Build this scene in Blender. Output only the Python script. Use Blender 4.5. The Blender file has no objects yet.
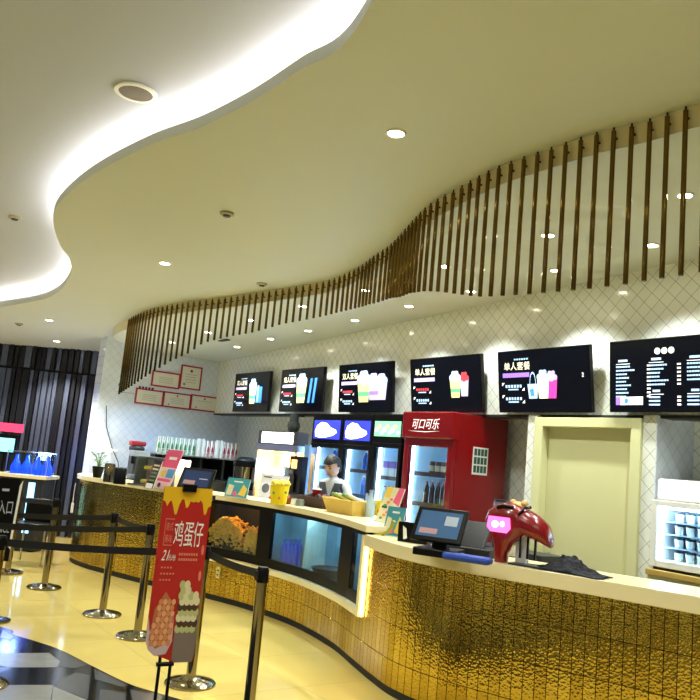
import bpy, bmesh, math, random
from mathutils import Vector, Matrix, noise
random.seed(7)
C = bpy.context.scene
COL = C.collection
PI = math.pi
# ---------------------------------------------------------------- camera
FPX = 770.0; EYE = 1.6; D = 5250.0
UP = Vector((.0935*D, -D, FPX)).normalized()
LL = Vector((-550.0, 61.5, 770.0)); LL = (LL - LL.dot(UP)*UP).normalized()
XX = -LL
YY = UP.cross(XX)
if YY.z < 0: YY = -YY
M3 = Matrix((XX, YY, UP))
CAMP = Vector((0, 0, EYE))
def ray(px, py): return M3 @ Vector((px-350.0, py-350.0, FPX))
def onz(px, py, z):
    d = ray(px, py); return CAMP + d*((z-EYE)/d.z)
def ony(px, py, y):
    d = ray(px, py); return CAMP + d*(y/d.y)
def onx(px, py, x):
    d = ray(px, py); return CAMP + d*(x/d.x)
def atd(px, py, dep): return CAMP + ray(px, py)*(dep/FPX)
def proj(p):
    c = M3.transposed() @ (Vector(p)-CAMP)
    return 350+FPX*c.x/c.z, 350+FPX*c.y/c.z, c.z
SL = .047                                   # ceilings rise gently to the right
def zs(x, a=3.12): return a + SL*(x+11.3)
def onslope(px, py, a=3.12):
    d = ray(px, py); return CAMP + d*((a+SL*11.3-EYE)/(d.z-SL*d.x))
cam_d = bpy.data.cameras.new('camera'); cam = bpy.data.objects.new('camera', cam_d); COL.objects.link(cam)
cam_d.sensor_width = 36; cam_d.lens = 36*FPX/700; cam_d.clip_end = 200; cam_d.clip_start = .05
c0 = M3.col[0]; c1 = -M3.col[1]; c2 = -M3.col[2]
cam.matrix_world = Matrix(((c0.x, c1.x, c2.x, 0), (c0.y, c1.y, c2.y, 0), (c0.z, c1.z, c2.z, EYE), (0, 0, 0, 1)))
C.camera = cam
C.view_settings.view_transform = 'Standard'; C.view_settings.look = 'None'; C.view_settings.gamma = 1
C.view_settings.exposure = 0.68
wd = bpy.data.worlds.new('world'); C.world = wd; wd.use_nodes = True; wd.node_tree.nodes['Background'].inputs[0].default_value = (.72, .84, 1, 1); wd.node_tree.nodes['Background'].inputs[1].default_value = .09
C.view_settings.use_curve_mapping = False
# ---------------------------------------------------------------- materials
def srgb(*c):
    if len(c) == 1: c = c*3
    return tuple((v/255/12.92 if v/255 <= .04045 else ((v/255+.055)/1.055)**2.4) for v in c) + (1,)
MATS = {}
def mat(name, col=(128, 128, 128), rough=.5, metal=0, emit=0, ecol=None, spec=None, coat=0, bump=0, bscale=60, var=0, vscale=8):
    if name in MATS: return MATS[name]
    m = bpy.data.materials.new(name); m.use_nodes = True; nt = m.node_tree; b = nt.nodes['Principled BSDF']
    b.inputs['Base Color'].default_value = srgb(*col); b.inputs['Roughness'].default_value = rough
    b.inputs['Metallic'].default_value = metal; b.inputs['Coat Weight'].default_value = coat
    if spec is not None: b.inputs['Specular IOR Level'].default_value = spec
    if emit:
        b.inputs['Emission Color'].default_value = srgb(*(ecol or col)); b.inputs['Emission Strength'].default_value = emit
    tc = None
    if bump or var:
        tc = nt.nodes.new('ShaderNodeTexCoord')
    if bump:
        n = nt.nodes.new('ShaderNodeTexNoise'); n.inputs['Scale'].default_value = bscale; n.inputs['Detail'].default_value = 3
        nt.links.new(tc.outputs['Object'], n.inputs['Vector'])
        bp = nt.nodes.new('ShaderNodeBump'); bp.inputs['Strength'].default_value = bump; bp.inputs['Distance'].default_value = .01
        nt.links.new(n.outputs['Fac'], bp.inputs['Height']); nt.links.new(bp.outputs['Normal'], b.inputs['Normal'])
    if var:
        n = nt.nodes.new('ShaderNodeTexNoise'); n.inputs['Scale'].default_value = vscale; n.inputs['Detail'].default_value = 4
        nt.links.new(tc.outputs['Object'], n.inputs['Vector'])
        mx = nt.nodes.new('ShaderNodeMix'); mx.data_type = 'RGBA'
        c = srgb(*col); mx.inputs[6].default_value = c; mx.inputs[7].default_value = tuple(v*(1-var) for v in c[:3])+(1,)
        nt.links.new(n.outputs['Fac'], mx.inputs[0]); nt.links.new(mx.outputs[2], b.inputs['Base Color'])
    MATS[name] = m; return m
def glass(name, tint=(235, 245, 250), refl=.06):
    if name in MATS: return MATS[name]
    m = bpy.data.materials.new(name); m.use_nodes = True; nt = m.node_tree; nt.nodes.clear()
    o = nt.nodes.new('ShaderNodeOutputMaterial'); t = nt.nodes.new('ShaderNodeBsdfTransparent'); g = nt.nodes.new('ShaderNodeBsdfGlossy')
    t.inputs['Color'].default_value = srgb(*tint); g.inputs['Roughness'].default_value = .03
    mx = nt.nodes.new('ShaderNodeMixShader'); mx.inputs[0].default_value = refl
    nt.links.new(t.outputs[0], mx.inputs[1]); nt.links.new(g.outputs[0], mx.inputs[2]); nt.links.new(mx.outputs[0], o.inputs[0])
    MATS[name] = m; return m
def tile_mat(name, col, grout, plane, size=.095, ang=45, rough=.12):
    m = bpy.data.materials.new(name); m.use_nodes = True; nt = m.node_tree; b = nt.nodes['Principled BSDF']
    tc = nt.nodes.new('ShaderNodeTexCoord'); sp = nt.nodes.new('ShaderNodeSeparateXYZ'); cb = nt.nodes.new('ShaderNodeCombineXYZ')
    nt.links.new(tc.outputs['Object'], sp.inputs[0])
    nt.links.new(sp.outputs['X' if plane == 'y' else 'Y'], cb.inputs['X']); nt.links.new(sp.outputs['Z'], cb.inputs['Y'])
    mp = nt.nodes.new('ShaderNodeMapping'); mp.inputs['Rotation'].default_value = (0, 0, math.radians(ang))
    nt.links.new(cb.outputs[0], mp.inputs['Vector'])
    br = nt.nodes.new('ShaderNodeTexBrick'); br.offset = 0; br.inputs['Scale'].default_value = 1
    br.inputs['Brick Width'].default_value = size; br.inputs['Row Height'].default_value = size
    br.inputs['Mortar Size'].default_value = .0022; br.inputs['Mortar Smooth'].default_value = .3
    br.inputs['Color1'].default_value = srgb(*col); br.inputs['Color2'].default_value = srgb(*[v-4 for v in col]); br.inputs['Mortar'].default_value = srgb(*grout)
    nt.links.new(mp.outputs[0], br.inputs['Vector']); nt.links.new(br.outputs['Color'], b.inputs['Base Color'])
    bp = nt.nodes.new('ShaderNodeBump'); bp.invert = True; bp.inputs['Strength'].default_value = .5; bp.inputs['Distance'].default_value = .004
    nt.links.new(br.outputs['Fac'], bp.inputs['Height']); nt.links.new(bp.outputs['Normal'], b.inputs['Normal'])
    b.inputs['Roughness'].default_value = rough
    MATS[name] = m; return m
def hammered(name):
    m = bpy.data.materials.new(name); m.use_nodes = True; nt = m.node_tree; b = nt.nodes['Principled BSDF']
    uv = nt.nodes.new('ShaderNodeUVMap')
    br = nt.nodes.new('ShaderNodeTexBrick'); br.offset = 0; br.inputs['Scale'].default_value = 1
    br.inputs['Brick Width'].default_value = .075; br.inputs['Row Height'].default_value = .24
    br.inputs['Mortar Size'].default_value = .003; br.inputs['Mortar Smooth'].default_value = .1
    br.inputs['Color1'].default_value = srgb(212, 184, 84); br.inputs['Color2'].default_value = srgb(188, 158, 66); br.inputs['Mortar'].default_value = srgb(70, 48, 12)
    nt.links.new(uv.outputs[0], br.inputs['Vector']); nt.links.new(br.outputs['Color'], b.inputs['Base Color'])
    vo = nt.nodes.new('ShaderNodeTexVoronoi'); vo.inputs['Scale'].default_value = 60
    nt.links.new(uv.outputs[0], vo.inputs['Vector'])
    no = nt.nodes.new('ShaderNodeTexNoise'); no.inputs['Scale'].default_value = 22; nt.links.new(uv.outputs[0], no.inputs['Vector'])
    ad = nt.nodes.new('ShaderNodeMath'); ad.operation = 'ADD'; nt.links.new(vo.outputs['Distance'], ad.inputs[0]); nt.links.new(no.outputs['Fac'], ad.inputs[1])
    mu = nt.nodes.new('ShaderNodeMath'); mu.operation = 'MULTIPLY_ADD'; nt.links.new(br.outputs['Fac'], mu.inputs[0]); mu.inputs[1].default_value = -1.2
    nt.links.new(ad.outputs[0], mu.inputs[2])
    bp = nt.nodes.new('ShaderNodeBump'); bp.inputs['Strength'].default_value = .55; bp.inputs['Distance'].default_value = .002
    nt.links.new(mu.outputs[0], bp.inputs['Height']); nt.links.new(bp.outputs['Normal'], b.inputs['Normal'])
    b.inputs['Metallic'].default_value = 1; b.inputs['Roughness'].default_value = .13
    MATS[name] = m; return m
def floor_mat(name):
    m = bpy.data.materials.new(name); m.use_nodes = True; nt = m.node_tree; b = nt.nodes['Principled BSDF']
    tc = nt.nodes.new('ShaderNodeTexCoord')
    br = nt.nodes.new('ShaderNodeTexBrick'); br.offset = 0; br.inputs['Scale'].default_value = 1
    br.inputs['Brick Width'].default_value = .8; br.inputs['Row Height'].default_value = .8; br.inputs['Mortar Size'].default_value = .0015
    br.inputs['Color1'].default_value = srgb(228, 206, 124); br.inputs['Color2'].default_value = srgb(223, 200, 116); br.inputs['Mortar'].default_value = srgb(165, 145, 95)
    no = nt.nodes.new('ShaderNodeTexNoise'); no.inputs['Scale'].default_value = 1.6; no.inputs['Detail'].default_value = 6
    nt.links.new(tc.outputs['Object'], br.inputs['Vector']); nt.links.new(tc.outputs['Object'], no.inputs['Vector'])
    mx = nt.nodes.new('ShaderNodeMix'); mx.data_type = 'RGBA'; mx.blend_type = 'MULTIPLY'
    cr = nt.nodes.new('ShaderNodeValToRGB'); cr.color_ramp.elements[0].color = (.86, .84, .78, 1); cr.color_ramp.elements[1].color = (1, 1, 1, 1)
    nt.links.new(no.outputs['Fac'], cr.inputs[0]); mx.inputs[0].default_value = 1
    nt.links.new(br.outputs['Color'], mx.inputs[6]); nt.links.new(cr.outputs[0], mx.inputs[7]); nt.links.new(mx.outputs[2], b.inputs['Base Color'])
    b.inputs['Roughness'].default_value = .09; b.inputs['Coat Weight'].default_value = .3; b.inputs['Coat Roughness'].default_value = .03
    MATS[name] = m; return m
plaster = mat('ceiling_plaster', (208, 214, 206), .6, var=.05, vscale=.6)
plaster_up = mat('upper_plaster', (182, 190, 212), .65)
cream = mat('cream_stone', (232, 220, 176), .25, var=.04, vscale=3)
creampaint = mat('cream_paint', (216, 216, 168), .35)
black = mat('black_plastic', (6, 6, 7), .35, spec=.2)
blackm = mat('black_matte', (18, 18, 20), .6)
darkgrey = mat('dark_grey', (46, 48, 52), .4)
grey = mat('grey', (120, 122, 124), .4)
white = mat('white_paint', (236, 236, 232), .4)
steel = mat('brushed_steel', (190, 190, 188), .28, 1)
chrome = mat('chrome', (150, 140, 112), .1, 1)
brass = mat('bronze_gold', (112, 90, 46), .1, 1)
red = mat('red_gloss', (130, 6, 14), .25, coat=.4)
redpaper = mat('red_print', (176, 22, 18), .45)
darkred = mat('dark_red', (110, 8, 16), .35)
goldm = hammered('hammered_gold')
gl = glass('clear_glass')
lampmat = mat('lamp_glow', (255, 246, 225), .5, emit=40, ecol=(255, 240, 214))
covemat = mat('cove_led_glow', (255, 248, 230), .5, emit=11, ecol=(255, 242, 224))
ledm = mat('counter_led', (255, 225, 160), .5, emit=14, ecol=(255, 205, 120))
fridge_in = mat('fridge_liner', (205, 225, 236), .4)
fridge_led = mat('fridge_led', (220, 240, 255), .5, emit=26, ecol=(200, 230, 255))
tile_y = tile_mat('diamond_tile_back', (234, 238, 232), (160, 161, 152), 'y')
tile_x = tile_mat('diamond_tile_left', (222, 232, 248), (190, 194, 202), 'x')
# ---------------------------------------------------------------- mesh builder
TEXTS = {}
def text_mesh(s):
    if s in TEXTS: return TEXTS[s]
    cu = bpy.data.curves.new('lettering', 'FONT'); cu.body = s; cu.size = 1; cu.resolution_u = 2
    o = bpy.data.objects.new('lettering', cu); COL.objects.link(o)
    me = bpy.data.meshes.new_from_object(o.evaluated_get(bpy.context.evaluated_depsgraph_get()))
    vs = [v.co.copy() for v in me.vertices]; fs = [tuple(p.vertices) for p in me.polygons]
    if vs:
        x0 = min(v.x for v in vs); x1 = max(v.x for v in vs); y0 = min(v.y for v in vs); y1 = max(v.y for v in vs)
    else: x0 = x1 = y0 = y1 = 0
    bpy.data.objects.remove(o); bpy.data.meshes.remove(me); bpy.data.curves.remove(cu)
    TEXTS[s] = (vs, fs, x0, x1, y0, y1); return TEXTS[s]
class MB:
    def __init__(self, T=None):
        self.v = []; self.f = []; self.m = []; self.mats = []; self.T = T or Matrix.Identity(4); self.uv = None
    def mi(self, m):
        if m not in self.mats: self.mats.append(m)
        return self.mats.index(m)
    def add(self, vs, fs, m):
        o = len(self.v); self.v += [self.T @ Vector(v) for v in vs]; k = self.mi(m)
        for f in fs: self.f.append(tuple(i+o for i in f)); self.m.append(k)
        return self
    def box(self, x0, x1, y0, y1, z0, z1, m):
        vs = [(x, y, z) for z in (z0, z1) for y in (y0, y1) for x in (x0, x1)]
        return self.add(vs, [(0, 2, 3, 1), (4, 5, 7, 6), (0, 1, 5, 4), (2, 6, 7, 3), (0, 4, 6, 2), (1, 3, 7, 5)], m)
    def cyl(self, p0, p1, r0, m, r1=None, n=14):
        r1 = r0 if r1 is None else r1
        p0 = Vector(p0); p1 = Vector(p1); d = (p1-p0).normalized()
        a = d.orthogonal().normalized(); b = d.cross(a)
        vs = []
        for p, r in ((p0, r0), (p1, r1)):
            for i in range(n):
                t = 2*PI*i/n; vs.append(p + (a*math.cos(t)+b*math.sin(t))*r)
        fs = [(i, (i+1) % n, n+(i+1) % n, n+i) for i in range(n)] + [tuple(range(n-1, -1, -1)), tuple(range(n, 2*n))]
        return self.add(vs, fs, m)
    def tube(self, pts, r, m, n=8):
        pts = [Vector(p) for p in pts]; vs = []; fs = []
        for k, p in enumerate(pts):
            d = (pts[min(k+1, len(pts)-1)]-pts[max(k-1, 0)]).normalized()
            a = d.cross(Vector((.13, .2, .97)));  a = a.normalized() if a.length > 1e-3 else d.orthogonal().normalized(); b = d.cross(a)
            for i in range(n): t = 2*PI*i/n; vs.append(p+(a*math.cos(t)+b*math.sin(t))*r)
        for k in range(len(pts)-1):
            for i in range(n): fs.append((k*n+i, k*n+(i+1) % n, (k+1)*n+(i+1) % n, (k+1)*n+i))
        fs += [tuple(range(n-1, -1, -1)), tuple(range((len(pts)-1)*n, len(pts)*n))]
        return self.add(vs, fs, m)
    def lathe(self, prof, m, o=(0, 0, 0), n=20):
        o = Vector(o); vs = []; fs = []
        for r, z in prof:
            for i in range(n): t = 2*PI*i/n; vs.append(o+Vector((r*math.cos(t), r*math.sin(t), z)))
        for k in range(len(prof)-1):
            for i in range(n): fs.append((k*n+i, k*n+(i+1) % n, (k+1)*n+(i+1) % n, (k+1)*n+i))
        fs.append(tuple(range(n-1, -1, -1))); fs.append(tuple(range((len(prof)-1)*n, len(prof)*n)))
        return self.add(vs, fs, m)
    def blob(self, c, r, m, sub=2, jit=0, sc=(1, 1, 1), seed=0):
        bm = bmesh.new(); bmesh.ops.create_icosphere(bm, subdivisions=sub, radius=1)
        vs = []
        for v in bm.verts:
            k = 1 + (noise.noise(v.co*1.7+Vector((seed*3.1, seed, 0)))*jit if jit else 0)
            vs.append(Vector(c)+Vector((v.co.x*r*sc[0]*k, v.co.y*r*sc[1]*k, v.co.z*r*sc[2]*k)))
        fs = [tuple(x.index for x in f.verts) for f in bm.faces]; bm.free()
        return self.add(vs, fs, m)
    def prism(self, poly, z0, z1, m):             # poly in xy, may be concave
        n = len(poly); vs = [(x, y, z0) for x, y in poly]+[(x, y, z1) for x, y in poly]
        fs = [tuple(range(n-1, -1, -1)), tuple(range(n, 2*n))]+[(i, (i+1) % n, n+(i+1) % n, n+i) for i in range(n)]
        return self.add(vs, fs, m)
    def flat(self, poly, z, m):
        return self.add([(x, y, z) for x, y in poly], [tuple(range(len(poly)))], m)
    def rect(self, x0, y0, x1, y1, z, m): return self.flat([(x0, y0), (x1, y0), (x1, y1), (x0, y1)], z, m)
    def disc(self, cx, cy, rx, ry, z, m, n=16):
        return self.flat([(cx+rx*math.cos(2*PI*i/n), cy+ry*math.sin(2*PI*i/n)) for i in range(n)], z, m)
    def text(self, s, x, y, h, z, m, w=None, skew=0):  # cap box: lower-left x,y height h
        vs, fs, x0, x1, y0, y1 = text_mesh(s)
        if not vs: return self
        k = h/(y1-y0); kx = k if w is None else w/(x1-x0)
        return self.add([(x+(v.x-x0)*kx+skew*(v.y-y0)*k, y+(v.y-y0)*k, z) for v in vs], fs, m)
    def build(self, name, parent=None, smooth=False, bevel=0, solid=0):
        me = bpy.data.meshes.new(name); me.from_pydata([tuple(v) for v in self.v], [], self.f)
        for m in self.mats: me.materials.append(m)
        me.polygons.foreach_set('material_index', self.m)
        if self.uv:
            l = me.uv_layers.new(name='UVMap')
            for p in me.polygons:
                for li in p.loop_indices: l.data[li].uv = self.uv[me.loops[li].vertex_index]
        me.update()
        if smooth:
            me.polygons.foreach_set('use_smooth', [True]*len(me.polygons))
            try: me.set_sharp_from_angle(angle=math.radians(40))
            except Exception: pass
        o = bpy.data.objects.new(name, me); COL.objects.link(o)
        if parent: o.parent = parent
        if bevel:
            b = o.modifiers.new('bevel', 'BEVEL'); b.width = bevel; b.segments = 2; b.limit_method = 'ANGLE'
        return o
def tag(o, label, cat, group=None, kind=None):
    o['label'] = label; o['category'] = cat
    if group: o['group'] = group
    if kind: o['kind'] = kind
    return o
def struct(o, label=None):
    o['kind'] = 'structure'
    if label: o['label'] = label
    return o
def thing(name, label, cat, loc=(0, 0, 0), rz=0, group=None):
    o = bpy.data.objects.new(name, None); COL.objects.link(o); o.location = loc; o.rotation_euler = (0, 0, rz)
    o.empty_display_size = .1
    return tag(o, label, cat, group)
def copy_tree(o, parent=None):
    c = o.copy(); COL.objects.link(c)
    if parent: c.parent = parent
    for ch in list(o.children): copy_tree(ch, c)
    return c
def plabel(o, s): o['label'] = s; return o
FY = Matrix(((1, 0, 0, 0), (0, 0, -1, 0), (0, 1, 0, 0), (0, 0, 0, 1)))     # local xy plane -> faces -Y (x right, y up)
FX = Matrix(((0, 0, 1, 0), (1, 0, 0, 0), (0, 1, 0, 0), (0, 0, 0, 1)))      # local xy plane -> faces +X (x along +Y, y up)
def TR(x, y, z): return Matrix.Translation((x, y, z))
def RX(a): return Matrix.Rotation(math.radians(a), 4, 'X')
def RZ(a): return Matrix.Rotation(math.radians(a), 4, 'Z')
def catmull(P, k=12):
    out = []
    for i in range(len(P)-1):
        p0 = P[max(i-1, 0)]; p1 = P[i]; p2 = P[i+1]; p3 = P[min(i+2, len(P)-1)]
        for j in range(k):
            t = j/k
            out.append(tuple(.5*((2*p1[a])+(-p0[a]+p2[a])*t+(2*p0[a]-5*p1[a]+4*p2[a]-p3[a])*t*t+(-p0[a]+3*p1[a]-3*p2[a]+p3[a])*t**3) for a in (0, 1)))
    out.append(tuple(P[-1][:2])); return out
def resample(P, step):
    out = [P[0]]; acc = 0
    for a, b in zip(P, P[1:]):
        d = math.dist(a, b)
        if d == 0: continue
        while acc + d >= step:
            t = (step-acc)/d; a = (a[0]+(b[0]-a[0])*t, a[1]+(b[1]-a[1])*t); out.append(a); d = math.dist(a, b); acc = 0
        acc += d
    return out
def offset(P, d):        # +d is towards the customers (right-hand side of travel)
    out = []
    for i in range(len(P)):
        a = P[max(i-1, 0)]; b = P[min(i+1, len(P)-1)]; tx = b[0]-a[0]; ty = b[1]-a[1]; l = math.hypot(tx, ty)
        out.append((P[i][0]+ty/l*d, P[i][1]-tx/l*d))
    return out
# ================================================================ the room
def slab(poly, a0, a1, m):
    n = len(poly); b = MB()
    vs = [(x, y, zs(x, a0)) for x, y in poly]+[(x, y, zs(x, a1)) for x, y in poly]
    b.add(vs, [tuple(range(n)), tuple(range(2*n-1, n-1, -1))]+[(i, n+i, n+(i+1) % n, (i+1) % n) for i in range(n)], m)
    return b
o = MB().box(-17, 5, -8, 8, -.1, 0, floor_mat('polished_cream_floor')).build('floor'); struct(o, 'polished cream stone floor')
COVE_PX = [(350, 37), (300, 70), (250, 102), (200, 127), (150, 145), (100, 170), (70, 192), (55, 210), (53.5, 225), (60, 245), (70, 260), (70, 275), (60, 290), (40, 300), (0, 307)]
cove = [(3, .2), (1, .6), (-.8, 1.15), (-1.9, 1.48)]+[tuple(onslope(*p)[:2]) for p in COVE_PX]+[(-11.6, 1.55), (-13, 1.3), (-16, 1.2)]
cove = catmull(cove, 8)                         # runs from right to left
o = slab(cove+[(-16, 7), (3, 7)], 3.12, 3.19, plaster).build('ceiling', smooth=False); struct(o, 'lower wavy soffit of the ceiling')
# cove trough: shelf edge, led strip, back wall
inn = offset(cove, .30)                         # travel is right to left, so + is towards the wall side
b = MB()
def ribbon(b, P, a0, a1, m):
    vs = []; fs = []
    for i, (x, y) in enumerate(P): vs += [(x, y, zs(x, a0)), (x, y, zs(x, a1))]
    for i in range(len(P)-1): fs.append((2*i, 2*i+2, 2*i+3, 2*i+1))
    return b.add(vs, fs, m)
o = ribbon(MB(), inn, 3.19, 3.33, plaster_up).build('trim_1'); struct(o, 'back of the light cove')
st = offset(cove, .07); st2 = offset(cove, .12)
b = MB(); n = len(st)
for i in range(n-1):
    q = [st[i], st[i+1], st2[i+1], st2[i]]
    vs = [(x, y, zs(x, 3.195)) for x, y in q]+[(x, y, zs(x, 3.215)) for x, y in q]
    b.add(vs, [(4, 5, 6, 7), (0, 1, 5, 4), (3, 7, 6, 2)], covemat)
o = b.build('cove_light_strip'); tag(o, 'bright warm white light strip hidden in the wavy ceiling cove', 'light strip')
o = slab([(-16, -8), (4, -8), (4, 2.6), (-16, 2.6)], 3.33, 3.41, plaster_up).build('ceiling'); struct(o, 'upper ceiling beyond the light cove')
# fascia and the lower ceiling over the counter
FAS_PX = [(128, 320), (145, 311.6), (163.7, 306), (193, 301), (227, 297), (261, 292), (296, 286.6), (330, 280), (360, 267.5), (379, 254), (394, 244), (411.5, 226), (428.6, 208), (446, 196), (463, 187), (500, 167), (550, 149), (600, 132.5), (650, 120), (700, 104)]
fas = [(-11.28, 4.3), (-11.1, 3.75), (-10.75, 3.42), (-10.3, 3.32)]+[tuple(onslope(*p)[:2]) for p in FAS_PX]+[(-1.5, 3.6), (-.6, 3.72), (1.5, 3.8)]
fasc = catmull(fas, 6)
champ = mat('champagne_metal', (236, 224, 188), .3, .15)
inner = slab(fasc+[(1.5, 5.36), (-11.28, 5.36)], 3.0, 3.118, plaster).build('ceiling'); struct(inner, 'dropped ceiling over the counter')
o = ribbon(MB(), offset(fasc, .006), 3.0, 3.119, champ).build('trim_2'); struct(o, 'curved champagne metal fascia')
# walls
o = MB().box(-11.5, 2, 5.35, 6.1, 2.175, 3.9, tile_y).build('wall_back'); struct(o, 'white diamond tiled upper wall')
o = MB().box(-11.5, 2, 5.80, 6.1, 0, 2.175, tile_y).build('wall_back'); struct(o, 'recessed tiled wall under the bulkhead')
o = MB().box(-11.28, 2, 5.335, 5.5, 2.155, 2.178, mat('grey_trim', (30, 31, 32), .6)).build('trim_3'); struct(o)
o = MB().box(-11.6, -11.3, 3.5, 6.1, 0, 3.4, tile_x).build('wall_left'); struct(o, 'white diamond tiled wall with the certificates')
# slatted dark wall beyond
A = Vector((-12.25, 4.9, 0)); Bp = Vector((-15.6, -.6, 0)); dd = (Bp-A).normalized(); nn = Vector((-dd.y, dd.x, 0))
if nn.x < 0: nn = -nn
T = Matrix(((dd.x, nn.x, 0, A.x), (dd.y, nn.y, 0, A.y), (0, 0, 1, 0), (0, 0, 0, 1)))
sl1 = mat('slat_blue_grey', (96, 104, 126), .3, .5); sl2 = mat('slat_dark', (26, 27, 34), .4, .3)
b = MB(T); L = (Bp-A).length; b.box(0, L, -.1, 0, 0, 3.3, sl2); x = 0
while x < L-.1:
    w = random.choice((.05, .07, .1)); b.box(x, x+w, 0, random.choice((.03, .05, .07)), 0, 2.62, sl1 if random.random() < .6 else sl2)
    b.box(x, x+w, 0, random.choice((.03, .05, .07)), 2.66, 3.3, sl2 if random.random() < .6 else sl1); x += w+random.choice((.02, .035))
b.box(0, L, 0, .03, 2.62, 2.66, black)
o = b.build('wall_slatted'); struct(o, 'dark vertical slatted wall')
# door block
b = MB(); b.box(-4.72, -4.61, 5.30, 5.85, 0, 2.175, tile_y); b.box(-3.56, -3.45, 5.30, 5.85, 0, 2.175, tile_y); b.box(-3.45, -3.44, 5.30, 5.85, 0, 2.175, tile_x)
b.box(-4.61, -3.56, 5.5, 5.85, 0, 2.175, tile_y)
o = b.build('wall_back'); struct(o, 'tiled piers beside the door')
b = MB(); b.box(-4.62, -4.53, 5.27, 5.5, 0, 2.15, creampaint); b.box(-3.65, -3.56, 5.27, 5.5, 0, 2.15, creampaint); b.box(-4.53, -3.65, 5.27, 5.5, 2.07, 2.15, creampaint)
fr = b.build('door_1', bevel=.004); struct(fr, 'cream door in a cream frame')
o = MB().box(-4.53, -3.65, 5.36, 5.41, .01, 2.07, mat('door_leaf_paint', (210, 208, 158), .3)).build('door_leaf', fr)
o = MB().cyl((-4.45, 5.36, 1.0), (-4.45, 5.31, 1.0), .012, steel).cyl((-4.46, 5.31, 1.0), (-4.34, 5.31, 1.0), .01, steel).build('door_handle', fr, smooth=True)
# dark stone floor inlay in front
INL = [(0, 627), (14, 635), (34, 641), (60, 650), (91.5, 666), (128.6, 684), (157, 693), (190, 703), (240, 722)]
ip = [tuple(onz(px, py, 0)[:2]) for px, py in INL]
inl = catmull([(-9.5, 0.1), (-7.9, .9)]+ip+[(-3.2, 1.9), (-2.2, 1.0), (-1.6, -.2)], 6)
darkst = mat('black_stone', (14, 15, 18), .12, spec=.3)
o = slab([(x, y) for x, y in inl]+[(-9.5, -.2)], 0, 0, darkst)
b = MB(); poly = inl+[(-9.5, -.2)]; b.prism(poly, 0.0, .003, darkst); o = b.build('floor'); struct(o, 'black stone floor inlay')
gst = mat('grey_marble', (142, 142, 136), .2, var=.35, vscale=9); gst2 = mat('mid_grey_stone', (78, 80, 84), .2)
def fl(pts, m, nm='floor'):
    b = MB(); q = [tuple(onz(px, py, 0)[:2]) for px, py in pts]
    a = sum(q[i][0]*q[(i+1) % len(q)][1]-q[(i+1) % len(q)][0]*q[i][1] for i in range(len(q)))
    if a < 0: q = q[::-1]
    b.flat(q, .0045, m); struct(b.build(nm), 'inlaid floor stone')
fl([(-60, 654), (49, 653.5), (60, 662), (57, 668), (-60, 668)], gst)
fl([(-60, 686), (53, 685.5), (50, 705), (-60, 705)], gst)
fl([(61, 652), (88, 666), (74, 669), (59, 667)], gst2)
fl([(55, 684), (76, 673), (90, 676), (88, 700), (60, 690)], gst2)
fl([(53, 687), (88, 701), (84, 730), (49, 730)], gst)
fl([(-20, 662), (12, 669), (2, 673), (-20, 674)], gst2)
fl([(3, 630), (14, 637), (10, 641), (0, 638)], gst)
fl([(94, 669), (128, 686), (122, 688), (95, 680)], gst2)
fl([(130, 690), (160, 697), (165, 720), (135, 715)], gst2)
fl([(100, 690), (125, 693), (128, 720), (98, 715)], gst2)
# ================================================================ hanging metal bars
BOT = [(100, 400), (117, 395.5), (145, 377), (169, 362), (189, 353), (203, 343), (227, 337), (254.6, 332), (282, 324), (305, 320), (319, 317), (338, 312.4), (356, 308), (380, 302), (391, 298), (401, 296.6), (410, 293), (422, 291), (435, 291), (452.6, 293), (466, 295), (484, 296.5), (506, 295), (531, 294), (559, 291.5), (591, 288.5), (625.6, 284), (663.4, 278), (683, 275), (760, 262)]
def bot_y(px):
    for (a, b_), (c, d) in zip(BOT, BOT[1:]):
        if a <= px <= c: return b_+(d-b_)*(px-a)/(c-a)
    return BOT[0][1] if px < BOT[0][0] else BOT[-1][1]
dense = catmull(fas[3:-1], 20)
pts = resample(offset(dense, .035), .0958)
proto_mesh = {}
nb = 0
for (x, y) in pts:
    z1 = zs(x)-.012
    lo, hi = z1-1.6, z1-.1
    for _ in range(30):
        mid = (lo+hi)/2; px, py, dp = proj((x, y, mid))
        if py > bot_y(px): lo = mid
        else: hi = mid
    L = z1-lo
    if px > 730 or x > -1.9 or px < 117: continue
    b = MB(); b.cyl((0, 0, -L), (0, 0, -.02), .0135, brass, n=10).cyl((0, 0, -.03), (0, 0, 0), .006, blackm, n=8)
    b.box(-.004, .004, 0, .034, -.06, -.05, blackm)
    bo = b.build('hanging_bar', smooth=True); bo.location = (x, y, z1)
    if px < 235: lb = 'polished bronze hanging bar in the left end of the wave of bars, by the certificates'
    elif px < 400: lb = 'polished bronze hanging bar in the short middle of the wave of bars'
    elif px < 470: lb = 'polished bronze hanging bar where the wave bunches up, above the red cooler'
    else: lb = 'long polished bronze hanging bar at the right of the wave, above the big menu screens'
    tag(bo, lb, 'hanging bar', lb.replace('bar', 'bars', 1)); nb += 1
print('bars', nb)
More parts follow.
